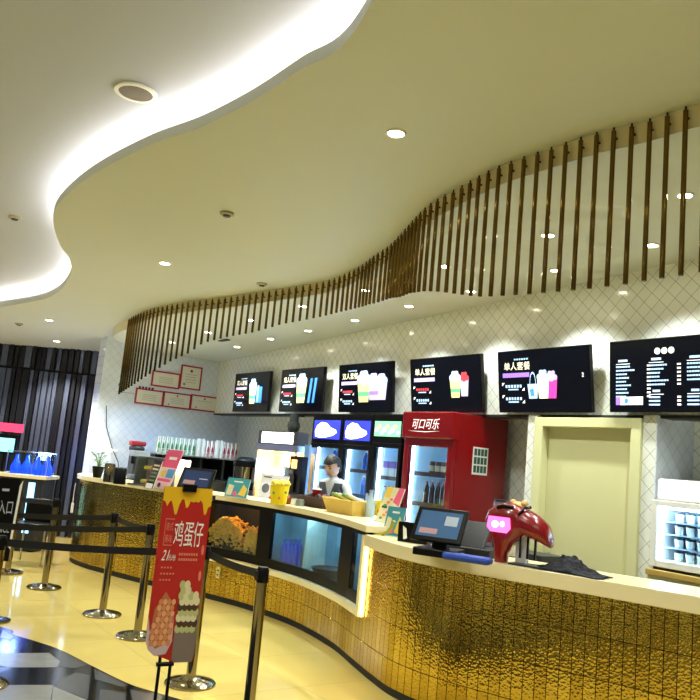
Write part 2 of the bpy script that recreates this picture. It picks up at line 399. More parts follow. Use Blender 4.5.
# ================================================================ ceiling fittings
def downlight(p, a, lab, grp, r=.045, power=18, blend=.5, size=110, col_=(.93, .98, .91)):
    t = thing('downlight', lab, 'ceiling light', (p.x, p.y, zs(p.x, a)), 0, grp)
    MB().lathe([(r*1.35, 0.004), (r*1.35, -.006), (r*1.05, -.008), (r, 0.0)], white, n=20).build('trim_ring', t, smooth=True)
    MB().lathe([(r*.98, .002), (r*.98, -.004), (r*.5, -.007)], lampmat, n=18).build('lamp', t)
    l = bpy.data.lights.new('lamp_light', 'SPOT'); l.energy = power*1.7; l.spot_size = math.radians(size); l.spot_blend = blend; l.color = col_; l.shadow_soft_size = .04
    lo_ = bpy.data.objects.new('light', l); COL.objects.link(lo_); lo_.location = (p.x, p.y, zs(p.x, a)-.03)
for (px, py), d in zip([(396, 133), (165, 263), (49, 320), (57, 341)], ['big round downlight alone on the soffit right of centre', 'round downlight on the soffit left of the bars', 'round downlight on the soffit just before the dark slatted wall', 'round downlight at the very edge of the ceiling over the dark slats']):
    downlight(onslope(px, py), 3.12, d, None, power=26 if px > 100 else 110, col_=(1, .96, .86) if px > 100 else (1, .93, .82))
RA = [(212, 363), (237, 346.6), (270.6, 338.7), (308, 330.5), (355, 320), (409, 306), (471, 291), (556, 270), (652, 245)]
RB = [(172, 342), (208, 332), (251, 320), (302.6, 306), (366, 290), (445, 266), (548, 235), (685, 195)]
na = ['in the corner by the certificates', 'second from the corner', 'above the leftmost menu screen', 'above the second menu screen', 'above the third menu screen', 'above the fourth menu screen', 'right of the fourth screen', 'above the fifth menu screen', 'above the big price list screen']
for i, (q, s) in enumerate(zip(RA, na)): downlight(onslope(*q, 3.0), 3.0, 'small round downlight of the row nearest the tiled wall, '+s, 'downlights over the tiled wall', power=32 if i > 1 else 36, r=.04, size=105, col_=(.93, .98, .91) if i > 1 else (.5, .74, 1))
nbn = ['leftmost', 'second from left', 'third from left', 'fourth from left', 'fourth from right', 'third from right', 'second from right', 'rightmost']
for i, q in enumerate(RB): downlight(onslope(*q, 3.0), 3.0, 'small round downlight of the row seen between the hanging bars, '+nbn[i], 'downlights behind the bars', power=22 if i else 34, r=.04, col_=(.93, .98, .91) if i else (.5, .74, 1))
# unseen downlights added over the queue area to light floor and soffit
for i, (x, y) in enumerate([(-8.6, .3), (-6.0, .2), (-3.4, .2), (-.8, .2), (-6.0, -2.2), (-3.4, -2.2), (-.8, -2.2), (-8.6, -2.2), (-11, .2)]):
    downlight(Vector((x, y, 0)), 3.33, 'added round downlight on the upper ceiling outside the picture', 'added downlights over the queue', power=54, r=.07, size=140)
for i, (x, y) in enumerate([(-1.0, 2.3)]):
    downlight(Vector((x, y, 0)), 3.12, 'added round downlight on the soffit outside the picture', 'added soffit downlights outside the picture', power=40, r=.05, size=120)  # unseen soffit lamp, added for its light
p = onslope(136, 92, 3.33); t = thing('ceiling_speaker', 'round dark ceiling speaker with a white rim on the upper ceiling', 'speaker', (p.x, p.y, zs(p.x, 3.33)))
MB().lathe([(.125, .002), (.125, -.01), (.1, -.012), (.1, 0)], white, n=28).build('rim', t, smooth=True)
MB().lathe([(.1, .001), (.1, -.008), (.03, -.01)], mat('grille', (96, 88, 72), .6, bump=.4, bscale=200), n=24).build('grille', t)
for (px, py), a, d in [((227, 213), 3.12, 'small round smoke detector in the middle of the soffit'), ((262, 283.5), 3.12, 'small flat ceiling disc beside the start of the short bars'), ((15, 217), 3.33, 'small round detector on the upper ceiling at far left'), ((19, 323.5), 3.12, 'small round detector on the ceiling near the dark slats')]:
    p = onslope(px, py, a); t = thing('smoke_detector', d, 'detector', (p.x, p.y, zs(p.x, a)))
    MB().lathe([(.055, .002), (.055, -.014), (.04, -.02)], mat('detector_grey', (170, 164, 140), .5), n=20).build('housing', t, smooth=True)
    MB().lathe([(.03, -.018), (.028, -.03), (.01, -.032)], darkgrey, n=14).build('sensor', t, smooth=True)
p = onslope(224, 340, 3.0); t = MB().box(-.12, .12, -.03, .03, -.012, .002, darkgrey)
for i in range(5): t.box(-.11, .11, -.025+i*.011, -.021+i*.011, -.016, -.012, grey)
o = t.build('air_vent'); o.location = (p.x, p.y, zs(p.x, 3.0)); tag(o, 'small dark slotted vent in the dropped ceiling near the corner', 'vent')
# ================================================================ counter
CP = [(-11.25, 3.95), (-11.1, 3.5), (-10.85, 3.27), (-10.4, 3.14), (-9.9, 3.18), (-9.4, 3.32), (-8.8, 3.52), (-8.25, 3.76), (-7.54, 4.01), (-6.93, 4.13), (-6.4, 4.15), (-5.7, 4.05), (-5.19, 3.9), (-4.79, 3.78), (-4.4, 3.69), (-4.0, 3.71), (-3.6, 3.82), (-3.0, 4.03), (-2.44, 4.2), (-1.8, 4.34), (-.6, 4.45)]
cc = resample(catmull(CP, 16), .04)
iL = min(range(len(cc)), key=lambda i: abs(cc[i][0]+8.15) + (9 if cc[i][1] < 3.5 else 0))
iR = min(range(len(cc)), key=lambda i: abs(cc[i][0]+5.02))
ZL, ZR, ZS = 1.12, 1.05, .46
ctr = thing('service_counter', 'long curved service counter faced in hammered gold panels with inset display niche', 'counter', (0, 0, 0))
def face(P, z0, z1, m, i0=0, b=None):
    b = b or MB(); b.uv = b.uv or []
    vs = []; fs = []
    for i, (x, y) in enumerate(P): vs += [(x, y, z0), (x, y, z1)]; b.uv += [((i0+i)*.04, z0), ((i0+i)*.04, z1)]
    for i in range(len(P)-1): fs.append((2*i, 2*i+2, 2*i+3, 2*i+1))
    b.add(vs, fs, m); return b
def strip(P, d0, d1, z0, z1, m, b=None):
    b = b or MB(); A_ = offset(P, d0); B_ = offset(P, d1); n = len(P)
    vs = [(x, y, z0) for x, y in A_]+[(x, y, z0) for x, y in B_]+[(x, y, z1) for x, y in A_]+[(x, y, z1) for x, y in B_]
    fs = []
    for i in range(n-1):
        fs += [(i, i+1, n+i+1, n+i), (2*n+i, 3*n+i, 3*n+i+1, 2*n+i+1), (i, 2*n+i, 2*n+i+1, i+1), (n+i, n+i+1, 3*n+i+1, 3*n+i)]
    fs += [(0, n, 3*n, 2*n), (n-1, 3*n-1, 4*n-1, 2*n-1)]
    return b.add(vs, fs, m)
b = face(cc[:iL+1], .06, ZL-.05, goldm); face(cc[iL:iR+1], .06, ZS-.04, goldm, iL, b); face(cc[iR:], .06, ZR-.06, goldm, iR, b)
plabel(b.build('front_panel', ctr), 'hammered gold panels with dark joints')
strip(cc, -.03, -.015, 0, .06, blackm).build('plinth', ctr)
strip(cc[iL-1:iR+1], -.30, .035, ZS-.05, ZS, cream).build('sill', ctr)
strip(cc[:iL+1], -.04, -.012, .06, ZL-.05, black).build('carcass', ctr)
strip(cc[iL:iR+1], -.46, -.44, .06, ZL-.06, blackm).build('carcass', ctr)
strip(cc[iR:], -.04, -.012, .06, ZR-.06, black).build('carcass', ctr)
# niche end panel and led strip
def at_s(i, out):
    q = offset(cc, out)[i]; return Vector((q[0], q[1], 0))
def frame_at(i, z=0, out=0):
    p = at_s(i, out); a = Vector(cc[min(i+1, len(cc)-1)]); b_ = Vector(cc[i-1]); t = (a-b_).normalized()
    return Matrix(((t.x, -t.y, 0, p.x), (t.y, t.x, 0, p.y), (0, 0, 1, z), (0, 0, 0, 1)))     # x along, y inwards
MB(frame_at(iR)).box(-.06, .0, -.04, .3, ZS-.05, ZL-.08, cream).build('end_panel', ctr)
MB(frame_at(iR)).box(.002, .016, -.022, .02, ZS-.04, ZR-.06, ledm).build('led_strip', ctr)
MB(frame_at(iR)).box(.016, .05, -.005, .012, ZS-.04, ZR-.06, brass).build('led_strip_cover', ctr)
MB(frame_at(iL)).box(0, .05, -.03, .3, ZS-.05, ZL-.05, black).build('end_panel', ctr)
ct = strip(cc[:iR+1], -.46, .035, ZL-.055, ZL, cream).build('countertop', bevel=.004)
tag(ct, 'higher cream stone countertop running over the display windows to the left end', 'countertop')
ct2 = strip(cc[iR:], -.46, .035, ZR-.095, ZR, cream).build('countertop', bevel=.004)
tag(ct2, 'lower thick cream stone countertop on the right half of the counter', 'countertop')
print('counter', iL, iR, len(cc), cc[iL], cc[iR])
# socket plate
k = min(range(len(cc)), key=lambda i: abs(proj((cc[i][0], cc[i][1], .3))[0]-218)+(99 if cc[i][0] < -9 else 0))
so = thing('wall_socket', 'small pale socket plate low on the gold counter front behind the red banner', 'socket')
MB(frame_at(k)).box(-.025, .025, -.012, 0, .24, .36, mat('socket_plate', (205, 190, 120), .4)).build('plate', so)
MB(frame_at(k)).box(-.012, .012, -.015, -.011, .27, .285, darkgrey).box(-.012, .012, -.015, -.011, .315, .33, darkgrey).build('outlet', so)
# display windows inside the niche
def case(i0, i1, name, lab, inner_m, led, fr_l=.05, fr_r=.05, mull=None):
    t = thing(name, lab, 'display case')
    P = cc[i0:i1+1]; A_ = offset(P, -.02)
    strip(P, -.06, -.025, ZS+.003, ZS+.09, black).build('lower_frame', t)
    strip(P, -.06, -.025, ZL-.10, ZL-.06, black).build('upper_frame', t)
    for k_, w in ((i0, 1), (i1, -1)):
        f = frame_at(k_); wd = fr_l if w == 1 else fr_r
        MB(f).box(0 if w == 1 else -wd, wd if w == 1 else 0, .02, .065, ZS+.003, ZL-.06, black).build('frame_post', t)
    b = strip(P, -.405, -.39, ZS+.02, ZL-.07, inner_m); strip(P, -.39, -.06, ZS+.003, ZS+.02, inner_m, b); strip(P, -.39, -.06, ZL-.075, ZL-.06, inner_m, b)
    b.T = frame_at(i0); b.box(.0, .012, .06, .39, ZS+.02, ZL-.07, inner_m); b.T = frame_at(i1); b.box(-.012, 0, .06, .39, ZS+.02, ZL-.07, inner_m)
    b.build('liner', t)
    if led: strip(P[2:-2], -.12, -.09, ZL-.085, ZL-.078, led).build('light_tube', t)
    gp = [P[j] for j in range(len(P))]
    b = strip(gp, -.036, -.034, ZS+.09, ZL-.1, gl); b.build('window_glass', t)
    return t
n1 = iL+int((iR-iL)*.33); n2 = iL+int((iR-iL)*.80)
dl = mat('dark_liner', (40, 36, 30), .5); cl = mat('cool_liner', (120, 150, 160), .35)
case(iL+2, n1, 'display_case', 'dark display window holding popcorn at the left of the niche', dl, mat('case_amber', (255, 190, 90), .5, emit=26, ecol=(255, 180, 80)), fr_r=.09)
case(n1, n2, 'display_case', 'wide cool-lit display window with a tray in the middle of the niche', cl, mat('case_cyan', (200, 235, 255), .5, emit=24, ecol=(185, 230, 255)), fr_l=.12, fr_r=.07)
case(n2, iR-2, 'display_case', 'narrow blue-lit display window beside the end panel', cl, mat('case_cyan', (200, 235, 255), .5, emit=8), fr_l=.2, fr_r=.03)
# popcorn heaps
popm = mat('popcorn', (250, 190, 70), .6, bump=.6, bscale=90, var=.35, vscale=60)
def heap(i0, i1, zt, lab):
    b = MB()
    for k in range(700):
        i = random.uniform(i0, i1); j = int(i); f = frame_at(j); u = (i-i0)/(i1-i0); yy = random.uniform(.085, .3)
        top = zt*(.62+.38*math.sin(PI*min(1, max(0, u))))
        z = ZS+.04+top*(random.random()**.35)
        p = f @ Vector(((i-j)*.04, yy if k % 2 else .085, z)); b.blob(p, random.uniform(.012, .02), popm, sub=1, jit=.9, seed=k)
    o = b.build('popcorn_heap'); tag(o, lab, 'popcorn', kind='stuff')
heap(iL+4, iL+(n1-iL)*.62, .38, 'tall heap of golden popcorn on the left in the display window')
heap(iL+(n1-iL)*.68, n1-4, .33, 'lower heap of golden popcorn on the right in the display window')
mid = (n1+n2)//2
t = thing('serving_tray', 'dark oval serving tray with a pale scoop in the cool-lit display window', 'tray', frame_at(mid+4, ZS+.03, -.2).to_translation())
MB().lathe([(.1, 0), (.17, .09), (.18, .10), (.165, .09), (.1, .012)], darkgrey, n=24).build('tray', t, smooth=True)
b = MB(frame_at(mid-3, 0, -.2) ); b.box(-.02, .0, -.12, .12, ZS+.03, ZL-.12, mat('pale_board', (200, 214, 200), .5)); o = b.build('menu_card'); tag(o, 'pale upright card leaning in the cool-lit display window', 'card')
o = MB(frame_at(n2+9, 0, -.25)).box(-.05, .07, -.05, .05, ZS+.02, ZS+.25, mat('blue_box', (40, 130, 220), .4)).box(-.05, .07, -.05, .05, ZS+.25, ZS+.3, white).build('carton'); tag(o, 'blue carton standing in the narrow display window', 'carton')
for k in range(5):
    f = frame_at(n1+5, 0, -.15-.05*k)
    o = MB(f).lathe([(.03, ZS+.02), (.033, ZS+.2), (.03, ZS+.22), (.012, ZS+.26), (.012, ZS+.3)], mat('blue_bottle', (70, 90, 190), .25), n=12).build('bottle', smooth=True); tag(o, 'blue bottle in the file of bottles behind the left edge of the cool-lit window', 'bottle', 'blue bottles in the cool-lit window')
#PART3
# ================================================================ menu screens
scr = mat('screen_black', (6, 7, 12), .12, emit=.25, ecol=(8, 9, 22))
def em(name, c, e=1.5): return mat('glow_'+name, c, .5, emit=e*.62)
s_white = em('white', (245, 245, 240), 1.6); s_cream = em('cream', (250, 240, 200), 1.5); s_vio = em('violet', (150, 110, 230), 1.2); s_lil = em('lilac', (190, 175, 235), 1.1)
s_blue = em('blue', (60, 130, 235), 1.4); s_lb = em('pale_blue', (170, 205, 240), 1.2); s_yel = em('yellow', (220, 225, 140), 1.1); s_pink = em('pink', (235, 60, 160), 1.2)
s_red = em('red', (225, 60, 70), 1.2); s_grn = em('green', (90, 200, 130), 1.2)
def cup(b, cx, y0, h, w, z, body, foam, band=None):
    b.flat([(cx-w*.36, y0), (cx+w*.36, y0), (cx+w*.5, y0+h*.72), (cx-w*.5, y0+h*.72)], z, body)
    if band: b.flat([(cx-w*.40, y0+h*.2), (cx+w*.40, y0+h*.2), (cx+w*.43, y0+h*.34), (cx-w*.43, y0+h*.34)], z+.0006, band)
    for q, (dx, dy, r) in enumerate([(-.32, .76, .2), (0, .85, .26), (.32, .76, .2), (-.15, .92, .16), (.17, .93, .15), (0, .74, .25)]): b.disc(cx+dx*w, y0+dy*h, r*w*1.05, r*w*1.05, z+.001+.0002*q, foam, 12)
def screen(x0, x1, lab, draw, y=5.2, tilt=9.0, z0=2.19, z1=2.755):
    w = x1-x0; h = z1-z0; y = y+math.sin(math.radians(tilt))*h-.01
    t = thing('menu_screen', lab, 'screen', (x0, y, z0), 0, None)
    T = RX(tilt) @ FY
    MB(T).box(0, w, 0, h, -.045, 0, black).build('housing', t, bevel=.004)
    MB(T).box(w*.3, w*.7, h*.3, h*.7, -max(.06, 5.335-(y-math.sin(math.radians(tilt))*h*.5)), -.045, blackm).build('wall_bracket', t)
    b = MB(T); b.rect(.008, .008, w-.008, h-.008, .0015, scr); draw(b, w, h); b.build('display', t)
    return t
def combo(title, cups, pal=0):
    def d(b, w, h):
        for q in range(6): b.rect(w*(.2+.028*q), h*.84, w*(.218+.028*q), h*.865, .003, s_lb)
        b.text(title, w*.08, h*.68, h*.13, .003, s_cream, w*.30)
        b.rect(w*.06, h*.565, w*.37, h*.635, .003, s_vio if pal != 1 else s_lil)
        for k, yq in enumerate((.40, .20)):
            b.flat([(w*.05, h*(yq+.08)), (w*.08, h*(yq+.08)), (w*.05, h*(yq+.03))], .003, s_white)
            b.flat([(w*.31, h*(yq-.05)), (w*.31, h*yq), (w*.28, h*(yq-.05))], .003, s_white)
            for q in range(6): b.rect(w*(.09+.033*q), h*(yq+.0), w*(.09+.033*q+.022), h*(yq+.045), .003, (s_red if (pal and k == 0) else s_lb))
            b.rect(w*.12, h*(yq-.04), w*.24, h*(yq-.02), .003, s_lb)
        cups(b, w, h)
    return d
def cupsA(b, w, h): cup(b, w*.56, h*.2, h*.62, w*.2, .003, s_yel, s_lb, s_grn); b.rect(w*.66, h*.22, w*.82, h*.62, .0032, s_blue); b.rect(w*.69, h*.25, w*.73, h*.66, .0036, s_lb)
def cupsB(b, w, h):
    cup(b, w*.52, h*.2, h*.66, w*.24, .003, s_yel, s_lb, s_grn)
    for q in (0, 1): b.flat([(w*(.68+.10*q), h*.2), (w*(.73+.10*q), h*.2), (w*(.77+.10*q), h*.75), (w*(.72+.10*q), h*.75)], .0034, s_blue)
def cupsC(b, w, h): cup(b, w*.82, h*.24, h*.5, w*.2, .003, s_lil, s_lb); cup(b, w*.68, h*.24, h*.52, w*.2, .0045, s_lil, s_lil, s_vio); cup(b, w*.5, h*.2, h*.62, w*.24, .006, s_yel, s_lb, s_grn)
def cupsD(b, w, h): cup(b, w*.78, h*.28, h*.42, w*.12, .003, s_lil, s_red); cup(b, w*.66, h*.26, h*.46, w*.15, .0045, s_yel, s_lb, s_grn)
def cupsE(b, w, h):
    b.flat([(w*.36, h*.22), (w*.45, h*.22), (w*.465, h*.45), (w*.345, h*.45)], .003, s_lb); b.flat([(w*.38, h*.26), (w*.42, h*.26), (w*.41, h*.38), (w*.37, h*.36)], .0036, s_blue)
    n = 10
    for q in range(n):
        a0 = PI*q/n; a1 = PI*(q+1)/n; cx, cy, R, r = w*.405, h*.45, w*.035, w*.03
        b.flat([(cx+R*math.cos(a0), cy+R*3*math.sin(a0)), (cx+R*math.cos(a1), cy+R*3*math.sin(a1)), (cx+r*math.cos(a1), cy+r*3*math.sin(a1)), (cx+r*math.cos(a0), cy+r*3*math.sin(a0))], .003, s_lb)
    cup(b, w*.61, h*.22, h*.42, w*.12, .003, s_pink, s_lil); cup(b, w*.52, h*.22, h*.44, w*.13, .0045, s_cream, s_lb)
    b.text('2', w*.92, h*.53, h*.06, .003, s_white)
def price(b, w, h):
    for q in range(3): b.disc(w*(.41+.055*q), h*.82, w*.024, h*.043, .003, s_white)
    cols = [(.06, .38, 9, .62), (.34, .62, 6, .62), (.64, .92, 5, .62)]
    for ci, (xa, xb, n, y0) in enumerate(cols):
        b.rect(w*(xa+.02), h*.70, w*(xa+.10), h*.73, .003, s_lb); b.rect(w*xa, h*.665, w*(xa+.12), h*.672, .003, s_white)
        for k in range(n):
            yy = h*(y0-.052*k); L = random.uniform(.07, .16); x = xa
            while x < xa+L: ww = random.uniform(.01, .022); b.rect(w*x, yy, w*(x+ww), yy+h*.022, .003, s_lb); x += ww+.004
            b.rect(w*(xb-.055), yy, w*(xb-.042), yy+h*.022, .003, s_white); b.rect(w*(xb-.038), yy, w*(xb-.027), yy+h*.022, .003, s_white)
        if ci:
            b.rect(w*(xa+.03), h*.27, w*(xa+.09), h*.30, .003, s_lb); b.rect(w*xa, h*.235, w*(xa+.12), h*.242, .003, s_white)
            for k in range(3): b.rect(w*xa, h*(.19-.05*k), w*(xa+.09), h*(.212-.05*k), .003, s_lb); b.rect(w*(xb-.055), h*(.19-.05*k), w*(xb-.027), h*(.212-.05*k), .003, s_white)
    b.rect(w*.06, h*.10, w*.29, h*.21, .003, s_white); b.rect(w*.06, h*.10, w*.1, h*.21, .0036, s_vio); b.disc(w*.15, h*.155, w*.018, h*.04, .0036, s_blue); b.disc(w*.22, h*.155, w*.018, h*.035, .0036, s_lil)
screen(-10.37, -9.32, 'leftmost menu screen, nearest the certificates, showing one cup beside a blue drink', combo('双人套餐', cupsA, 1), tilt=1)
screen(-9.01, -7.97, 'second menu screen from the left, with a yellow cup and blue glow sticks', combo('双人套餐', cupsB, 1), tilt=1)
screen(-7.65, -6.62, 'third menu screen from the left, showing three large cups in a row', combo('双人套餐', cupsC, 1), tilt=5)
screen(-6.32, -5.27, 'menu screen above the red cooler showing two small cups', combo('单人套餐', cupsD, 1), tilt=8)
screen(-5.05, -4.02, 'menu screen above the cream door with a white title and a blue gift bag', combo('单人套餐', cupsE, 0), tilt=8)
screen(-3.82, -2.78, 'rightmost menu screen showing a long price list in columns', price, tilt=4)
# ================================================================ certificates on the left wall
pap = mat('certificate_paper', (226, 226, 216), .35); cred = mat('certificate_red', (170, 24, 44), .4); ink = mat('ink_grey', (120, 118, 116), .6)
def cert(y0, y1, z0, z1, lab, kind):
    t = thing('framed_certificate', lab, 'certificate', (-11.298, y0, z0), 0, None); w = y1-y0; h = z1-z0; b = MB(FX); f = .022
    for r in ((0, 0, w, f), (0, h-f, w, h), (0, f, f, h-f), (w-f, f, w, h-f)): b.box(r[0], r[2], r[1], r[3], 0, .02, cred)
    b.build('frame', t)
    b = MB(FX); b.box(f, w-f, f, h-f, 0, .012, pap)
    if kind: b.disc(w*.5, h*.78, h*.06, h*.06, .0135, cred)
    for k in range(4 if kind != 2 else 1): b.rect(w*.25, h*(.62-.11*k), w*.75, h*(.635-.11*k), .0135, ink)
    if kind: b.disc(w*.22, h*.2, h*.05, h*.05, .0135, ink)
    b.build('sheet', t)
# wall text marks left of the certificates
def yz(px, py): q = onx(px, py, -11.3); return q.y, q.z
CE = [((152.5, 370), (178.5, 389.5), 'landscape certificate in a thin red frame, left of the top row', 0), ((181.5, 364.5), (199.5, 391), 'upright certificate with a red seal, topmost on the wall', 1),
      ((136, 387.5), (162, 406.5), 'certificate in a red frame, leftmost of the bottom row', 0), ((163.5, 391), (189.5, 410), 'certificate with a small red seal, middle of the bottom row', 1), ((191, 394), (216.5, 413), 'nearly blank certificate, rightmost of the bottom row', 2)]
for a, c, l, k in CE:
    ya, za = yz(*a); yb, zb = yz(*c); cert(ya, yb, zb, za, l, k)
ya, za = yz(104, 391); b = MB(FX @ Matrix.Identity(4)); lt = thing('wall_lettering', 'small dark marks on the white wall left of the bottom certificates', 'wall sign', (-11.298, 3.75, 2.32))
b.disc(.04, .11, .035, .035, .004, ink)
for k in range(5): b.rect(.32+.05*k, .09, .355+.05*k, .13, .004, darkgrey)
b.rect(.0, .0, .45, .012, .004, s := mat('faint_blue', (170, 180, 205), .5)); b.build('mark', lt)
o = MB().tube([(-11.28, 3.62, 2.1), (-11.28, 3.66, 1.8), (-11.27, 3.78, 1.5), (-11.27, 3.9, 1.3), (-11.25, 3.95, 1.05)], .006, darkgrey).build('wall_cable', smooth=True); tag(o, 'thin dark cable running down the white wall to the plant', 'cable')
# ================================================================ upright coolers
def cooler(x0, x1, y0, y1, h, lab, body, frame_m, hz0, header, shelves, trimw=.05, side_label=None, hproj=0):
    w = x1-x0; d = y1-y0
    t = thing('upright_cooler', lab, 'cooler', (x0, y0, 0))
    b = MB(); b.box(0, .035, .03, d, .08, h, body); b.box(w-.035, w, .03, d, .08, h, body); b.box(.035, w-.035, d-.03, d, .08, h, body); b.box(.035, w-.035, .03, d, .08, .2, body); b.box(.035, w-.035, .03, d-.03, hz0, h, body)
    b.build('cabinet', t, bevel=.006)
    b = MB(); b.box(.04, w-.04, d-.04, d-.032, .2, hz0, fridge_in); b.box(.036, .042, .05, d-.04, .2, hz0, fridge_in); b.box(w-.042, w-.036, .05, d-.04, .2, hz0, fridge_in); b.box(.042, w-.042, .05, d-.04, .2, .21, fridge_in); b.box(.042, w-.042, .05, d-.04, hz0-.01, hz0-.001, fridge_in)
    b.build('liner', t)
    MB().box(.05, .062, .06, .075, .3, hz0-.05, fridge_led).box(w-.062, w-.05, .06, .075, .3, hz0-.05, fridge_led).build('light_tube', t)
    dr = MB(); f = trimw
    for q in ((0, f, .2, hz0), (w-f, w, .2, hz0), (f, w-f, .2, .2+f), (f, w-f, hz0-f, hz0)): dr.box(q[0], q[1], -.02, .025, q[2], q[3], frame_m)
    do = dr.build('door', t, bevel=.004)
    MB().box(f, w-f, 0, .006, .2+f, hz0-f, gl).build('glass', do)
    MB().box(.012, .032, -.05, -.03, .9, 1.3, steel).box(.012, .032, -.03, -.02, .92, .95, steel).box(.012, .032, -.03, -.02, 1.25, 1.28, steel).build('handle', do)
    for z in shelves:
        s_ = MB(); s_.box(.045, w-.045, .08, d-.05, z-.012, z, white); s_.box(.045, w-.045, .074, .08, z-.02, z+.02, mat('shelf_lip', (70, 40, 44), .4)); s_.build('shelf', t)
    MB().box(.03, w-.03, .02, d-.03, 0, .08, blackm).build('plinth', t)
    header(t, w, h, hz0)
    return t
def head_blob(col):
    def f(t, w, h, z):
        b = MB(); b.box(0, w, -.02, .03, z, h, black); b.build('header', t, bevel=.004)
        b = MB(TR(0, -.021, 0) @ FY); b.rect(.04, z+.05, w-.04, h-.07, .001, col); hh = h-z-.12; zc = z+.05
        b.flat([(w*.14, zc+hh*.12), (w*.11, zc+hh*.4), (w*.17, zc+hh*.72), (w*.32, zc+hh*.9), (w*.5, zc+hh*.84), (w*.62, zc+hh*.62), (w*.80, zc+hh*.5), (w*.84, zc+hh*.36), (w*.72, zc+hh*.2), (w*.5, zc+hh*.1), (w*.3, zc+hh*.06)], .003, em('header_white', (250, 252, 255), 3))
        b.build('header_light', t)
    return f
def head_green(t, w, h, z):
    MB().box(0, w, -.02, .03, z, h, black).build('header', t, bevel=.004)
    b = MB(TR(0, -.021, 0) @ FY); g = em('header_green', (120, 215, 150), 1.6); b.rect(.03, z+.07, w-.03, h-.07, .001, g)
    for q in range(9): b.disc(.07+q*(w-.14)/8, z+.14+.035*math.sin(q*2.1), .032, .026, .0025+q*.0003, [s_white, s_yel, s_lb][q % 3], 10)
    b.build('header_light', t)
def head_red(t, w, h, z):
    b = MB(); b.box(-.01, w+.01, -.06, .05, z, h, red); b.build('header', t, bevel=.012)
    b = MB(TR(0, -.061, 0) @ FY); b.text('可口可乐', w*.2, z+.09, .10, .002, em('red_header_text', (255, 235, 235), 1.2), w*.55, skew=.25)
    b.flat([(w*.12, z+.07), (w*.5, z+.06), (w*.8, z+.075), (w*.5, z+.066)], .002, s_white); b.build('lettering', t)
YF = 5.06
cb = em('header_blue', (40, 50, 190), 2.0)
XF = lambda px: ony(px, 427, YF).x
c1_ = cooler(XF(314), XF(344), YF, 5.75, 2.14, 'black glass-door cooler behind the shop assistant, leftmost of the coolers', black, black, 1.80, head_blob(cb), [.55, .9, 1.25, 1.52])
c2_ = cooler(XF(344)+.005, XF(374.5), YF, 5.75, 2.14, 'black glass-door cooler with a blue header, second from the left', black, black, 1.80, head_blob(cb), [.55, .9, 1.25, 1.52])
c3_ = cooler(XF(374.5)+.005, XF(407)-.04, YF, 5.75, 2.14, 'black glass-door cooler with a green header, next to the red cooler', black, black, 1.84, head_green, [.55, .9, 1.2, 1.48])
XR = -6.02; c4_ = cooler(XR, XR+.71, 4.98, 5.68, 2.16, 'tall red glass-door cooler with white lettering on its header', red, red, 1.90, head_red, [.6, .95, 1.27, 1.56], trimw=.075)
b = MB(TR(XR+.711, 0, 0) @ FX); b.box(5.22, 5.42, 1.60, 1.86, 0, .003, white)
for r in range(3):
    for c in range(4): b.box(5.235+.045*c, 5.27+.045*c, 1.62+.08*r, 1.685+.08*r, .003, .005, mat('label_green', (40, 80, 60), .4))
b.v = [v-Vector((XR, 4.98, 0)) for v in b.v]; plabel(b.build('side_notice', c4_), 'white notice printed with rows of small dark pictures')
bm_ = MB(); bm_.add([(0, 0, 0)], [], white)
def bottle(name, lab, grp, cat, body, cap, r, h, n=10):
    t = MB(); t.lathe([(r, 0), (r, h*.62), (r*.85, h*.72), (r*.38, h*.86), (r*.38, h*.93)], body, n=n); t.lathe([(r*.42, h*.93), (r*.42, h)], cap, n=8)
    o = t.build(name, smooth=True); tag(o, lab, cat, grp); return o
def row(o, xs, y, z, lab=None, grp=None):
    for i, x in enumerate(xs):
        c = o if i == 0 else o.copy()
        if i: COL.objects.link(c)
        c.location = (x, y, z)
        if lab: c['label'] = lab
        if grp: c['group'] = grp
def rng(a, b_, n): return [a+(b_-a)*i/(n-1) for i in range(n)]
bb = mat('water_blue', (40, 100, 205), .2); bw = mat('bottle_white', (226, 232, 236), .35); bp = mat('pack_purple', (150, 110, 200), .4); bd = mat('tea_brown', (92, 44, 24), .3); bg = mat('bottle_green', (60, 150, 90), .3); capw = mat('cap_white', (236, 236, 236), .4); capr = mat('cap_red', (190, 30, 36), .4)
def cop(o): c = o.copy(); c.data = o.data; COL.objects.link(c); return c
B = bottle('water_bottle', '', '', 'bottle', bb, capw, .034, .22)
row(B, rng(-7.54, -7.28, 5), 5.17, 1.525, 'blue water bottle on the top shelf of the cooler behind the assistant', 'blue bottles on top shelf, leftmost cooler')
for i, (z, n) in enumerate(((1.525, 4), (1.255, 4))):
    row(cop(B), rng(-6.92, -6.72, n), 5.17, z, 'blue water bottle on the %s shelf of the second cooler' % ('top', 'second')[i], 'blue bottles on the %s shelf, second cooler' % ('top', 'second')[i])
B2 = bottle('milk_bottle', '', '', 'bottle', bw, capr, .032, .19)
row(B2, rng(-6.54, -6.2, 6), 5.17, 1.205, 'white milk bottle on the third shelf of the green-header cooler', 'white bottles in the green-header cooler')
B3 = MB().box(-.045, .045, -.03, .03, 0, .1, bw).box(-.045, .045, -.031, .031, .1, .17, bp).build('drink_carton', bevel=.003); tag(B3, '', 'carton')
row(B3, rng(-6.52, -6.2, 4), 5.17, 1.485, 'white and purple drink carton on the second shelf of the green-header cooler', 'purple cartons in the green-header cooler')
B4 = bottle('green_tea_bottle', '', '', 'bottle', bg, capw, .033, .21)
row(B4, rng(-6.54, -6.2, 5), 5.17, .905, 'green bottle on a low shelf of the green-header cooler', 'green bottles in the green-header cooler')
CAN = MB().lathe([(.03, 0), (.034, .008), (.034, .11), (.028, .125)], bd, n=12).lathe([(.0345, .03), (.0345, .085)], mat('can_band', (206, 190, 150), .3), n=12).build('drink_can', smooth=True); tag(CAN, '', 'can')
